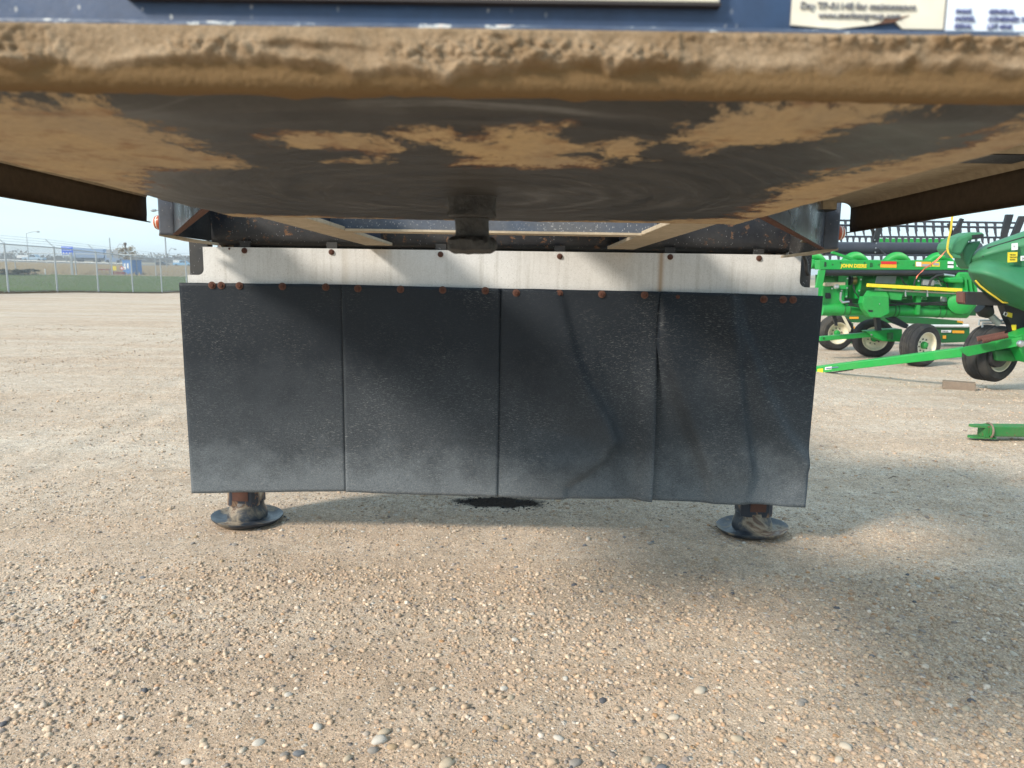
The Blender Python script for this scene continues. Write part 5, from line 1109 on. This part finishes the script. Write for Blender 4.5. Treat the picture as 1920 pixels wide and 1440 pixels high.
wB = at(1857, 662, 7.75); machine_wheel(hB, wB, .605, .26, (-.40, 1, 0), M_RIM)
ppoly([(1866, 657), (1884, 656), (1905, 655), (1905, 678), (1870, 677)], 7.45, .16).build("hub_bracket", M_GREEN2, hB, bevel=.012)
MB().lathe([(.13, 0), (.14, .04), (.13, .08), (.05, .10)], at(1862, 664, 7.62), (.4, -1, 0), 24).build("brake_drum", M_HOSE, hB, smooth=True)
for dy, dx in ((0, 0), (3, 10)):
    P0, P1 = at(1832 + dx, 636 + dy, 7.38 - dx * .004), at(1884 + dx * .6, 626 + dy, 7.32 - dx * .004)
    pts = []; nn = 150
    ex = (P1 - P0).normalized(); ey = ex.cross(Vector((0, 1, 0))).normalized(); ez = ex.cross(ey)
    for k in range(nn + 1): a = k / nn * 2 * pi * 15; pts.append(P0 + (P1 - P0) * (k / nn) + (ey * cos(a) + ez * sin(a)) * .022)
    MB().tube(pts, .0068, 5).build("lift_spring", M_SPRING, hB, smooth=True)
L0 = [(1530, 688), (1660, 671.5), (1804, 652.5), (1916, 632)]; L1_ = [(1530, 700.5), (1660, 685.5), (1804, 669.5), (1916, 648)]; YS = [8.9, 8.35, 7.75, 7.25]
b = MB()
for k in range(4):
    A, B = at(*L0[k], YS[k]), at(*L1_[k], YS[k]); o_ = Vector((.03, .10, 0)); b.v += [tuple(A), tuple(B), tuple(B + o_), tuple(A + o_)]
    if k: n0 = 4 * k; b.f += [(n0 - 4 + i, n0 - 4 + (i + 1) % 4, n0 + (i + 1) % 4, n0 + i) for i in range(4)]
b.f += [(0, 1, 2, 3), (12, 13, 14, 15)]
tw_ = b.build("tow_bar", M_GREEN, hB, bevel=.006)
ppoly([(1800, 654), (1812, 650), (1912, 634), (1916, 646), (1815, 668), (1806, 662)], 7.46, .015).build("sleeve_plate", M_GREEN, tw_)
def on_bar(x, f, dY=-.006):
    k = max(i for i in range(3) if L0[i][0] <= x); t_ = (x - L0[k][0]) / (L0[k + 1][0] - L0[k][0])
    y0 = L0[k][1] + (L0[k + 1][1] - L0[k][1]) * t_; y1 = L1_[k][1] + (L1_[k + 1][1] - L1_[k][1]) * t_
    return at(x, y0 + (y1 - y0) * f, YS[k] + (YS[k + 1] - YS[k]) * t_ + dY)
for x0, x1, f0, f1, m in ((1533, 1543, .35, .95, M_YEL), (1547, 1574, .22, .62, M_DECAL)): MB().prism([on_bar(x0, f0), on_bar(x1, f0), on_bar(x1, f1), on_bar(x0, f1)], (0, .003, 0)).build("decal", m, tw_)
MB().tube([on_bar(1549, .42, -.012), on_bar(1572, .42, -.012)], .006, 5).build("decal_print", M_INKB, tw_)
MB().lathe([(.035, 0), (.035, .03), (.02, .04)], at(1912, 644, 7.22), (0, -1, 0), 12).build("pivot_pin", M_STEEL, tw_)
MB().tube([on_bar(1532, 1.1, .05), on_bar(1560, 1.12, .05), on_bar(1600, 1.03, .05)], .007, 6).build("brake_cable", M_HOSE, tw_)
ppoly([(1905, 630), (1990, 600), (1990, 690), (1925, 680), (1912, 655)], 7.3, .2).build("axle_arm", M_GREEN, hB, bevel=.01)
# wood chock
p = onground(1828, 716, 7.55); ck = MB().box(p + Vector((-.13, .06, .042)), (.30, .12, .085), Matrix.Rotation(radians(-28), 3, 'Z')).build("wood_chock", M_WOOD, None, bevel=.006)
tag(ck, "weathered wooden block chocking the near header's wheel", "chock")
# strap and ribbon
st = MB(); sp_ = pp([(1789, 372), (1786, 400), (1783, 430), (1778, 452), (1776, 466), (1778, 474), (1786, 484)], YB + .05)
for k, q in enumerate(sp_):
    st.v += [tuple(q + Vector((-.011, 0, 0))), tuple(q + Vector((.011, .004, 0)))]
    if k: n0 = len(st.v); st.f.append((n0 - 4, n0 - 3, n0 - 1, n0 - 2))
so = st.build("yellow_strap", M_STRAP); m_ = so.modifiers.new("s", 'SOLIDIFY'); m_.thickness = .003
tag(so, "yellow webbing strap tied up from the dark green divider cap", "strap")
rb = MB(); rp = [(1774, 470), (1766, 479), (1755, 489), (1744, 497), (1731, 505), (1727, 511), (1718, 521)]
for k, (x, y) in enumerate(rp):
    q = at(x, y, YB + .02); a = k * 1.3; w_ = .008 if k < 5 else .016; d_ = Vector((cos(a) * w_ + .004, sin(a) * w_ * .6, .012 + .004 * cos(a)))
    rb.v += [tuple(q - d_), tuple(q + d_)]
    if k: n0 = len(rb.v); rb.f.append((n0 - 4, n0 - 3, n0 - 1, n0 - 2))
ro = rb.build("orange_ribbon", M_RIBBON); m_ = ro.modifiers.new("s", 'SOLIDIFY'); m_.thickness = .002
tag(ro, "twisted orange ribbon fluttering in front of the lettered header beam", "ribbon")
# drawbar end lying on the gravel at the right edge
p = onground(1880, 828, 4.92); db = thing("drawbar", p, "chipped green drawbar end with open clevis lying on the gravel", "drawbar")
M_DBAR = paint("chipped_green_drawbar", (.02, .17, .035), .5, (.20, .13, .08), .5, 7, wear=((.16, .08, .045), .60))
X0, X1 = at(1853, 815, 4.9).x, 5.6
MB().bbox((X0, 4.88, .028), (X1, 4.98, .103)).build("beam", M_DBAR, db, bevel=.008)
for z0 in (.010, .088):
    MB().prism([(X0 + .05, 4.885, z0), (X0 - .02, 4.89, z0), (X0 - .105, 4.90, z0), (X0 - .125, 4.93, z0), (X0 - .105, 4.96, z0), (X0 - .02, 4.97, z0), (X0 + .05, 4.975, z0)], (0, 0, .013)).build("clevis_plate", M_DBAR, db)
MB().bbox((X0 - .03, 4.887, .0235), (X0 - .001, 4.973, .0875)).build("clevis_web", M_DBAR, db)
rg = [(X0 + .02 + .01 * cos(a), 4.93 + .065 * cos(a), .062 + .052 * sin(a)) for a in np.linspace(0, 2 * pi, 25)]
MB().tube(rg, .007, 7).build("rope_ring", M_WOOD, db, smooth=True)
# twig on the gravel
p = onground(1672, 917, 3.9); tg = MB().tube([p + Vector((-.035, -.02, .006)), p + Vector((0, 0, .014)), p + Vector((.035, .012, .007))], [.002, .003, .0015], 6).build("dry_twig", M_BARK); tag(tg, "short dark twig lying on the gravel right of the flaps", "twig")
# ================================================================== thin autumn haze over the whole place
hz = MB().bbox((-930, -90, -8), (930, 1330, 16)).build("haze", None); hz["kind"] = "stuff"
hm = bpy.data.materials.new("haze_air"); hm.use_nodes = True; hn = hm.node_tree.nodes; hn.clear()
pv = hn.new("ShaderNodeVolumePrincipled"); pv.inputs['Color'].default_value = (.90, .95, 1, 1); pv.inputs['Density'].default_value = .0010; pv.inputs['Anisotropy'].default_value = .2
ho = hn.new("ShaderNodeOutputMaterial"); hm.node_tree.links.new(pv.outputs[0], ho.inputs['Volume']); hz.data.materials.append(hm)
tag(hz, "pale bluish haze fading the highway and scrub", "haze")
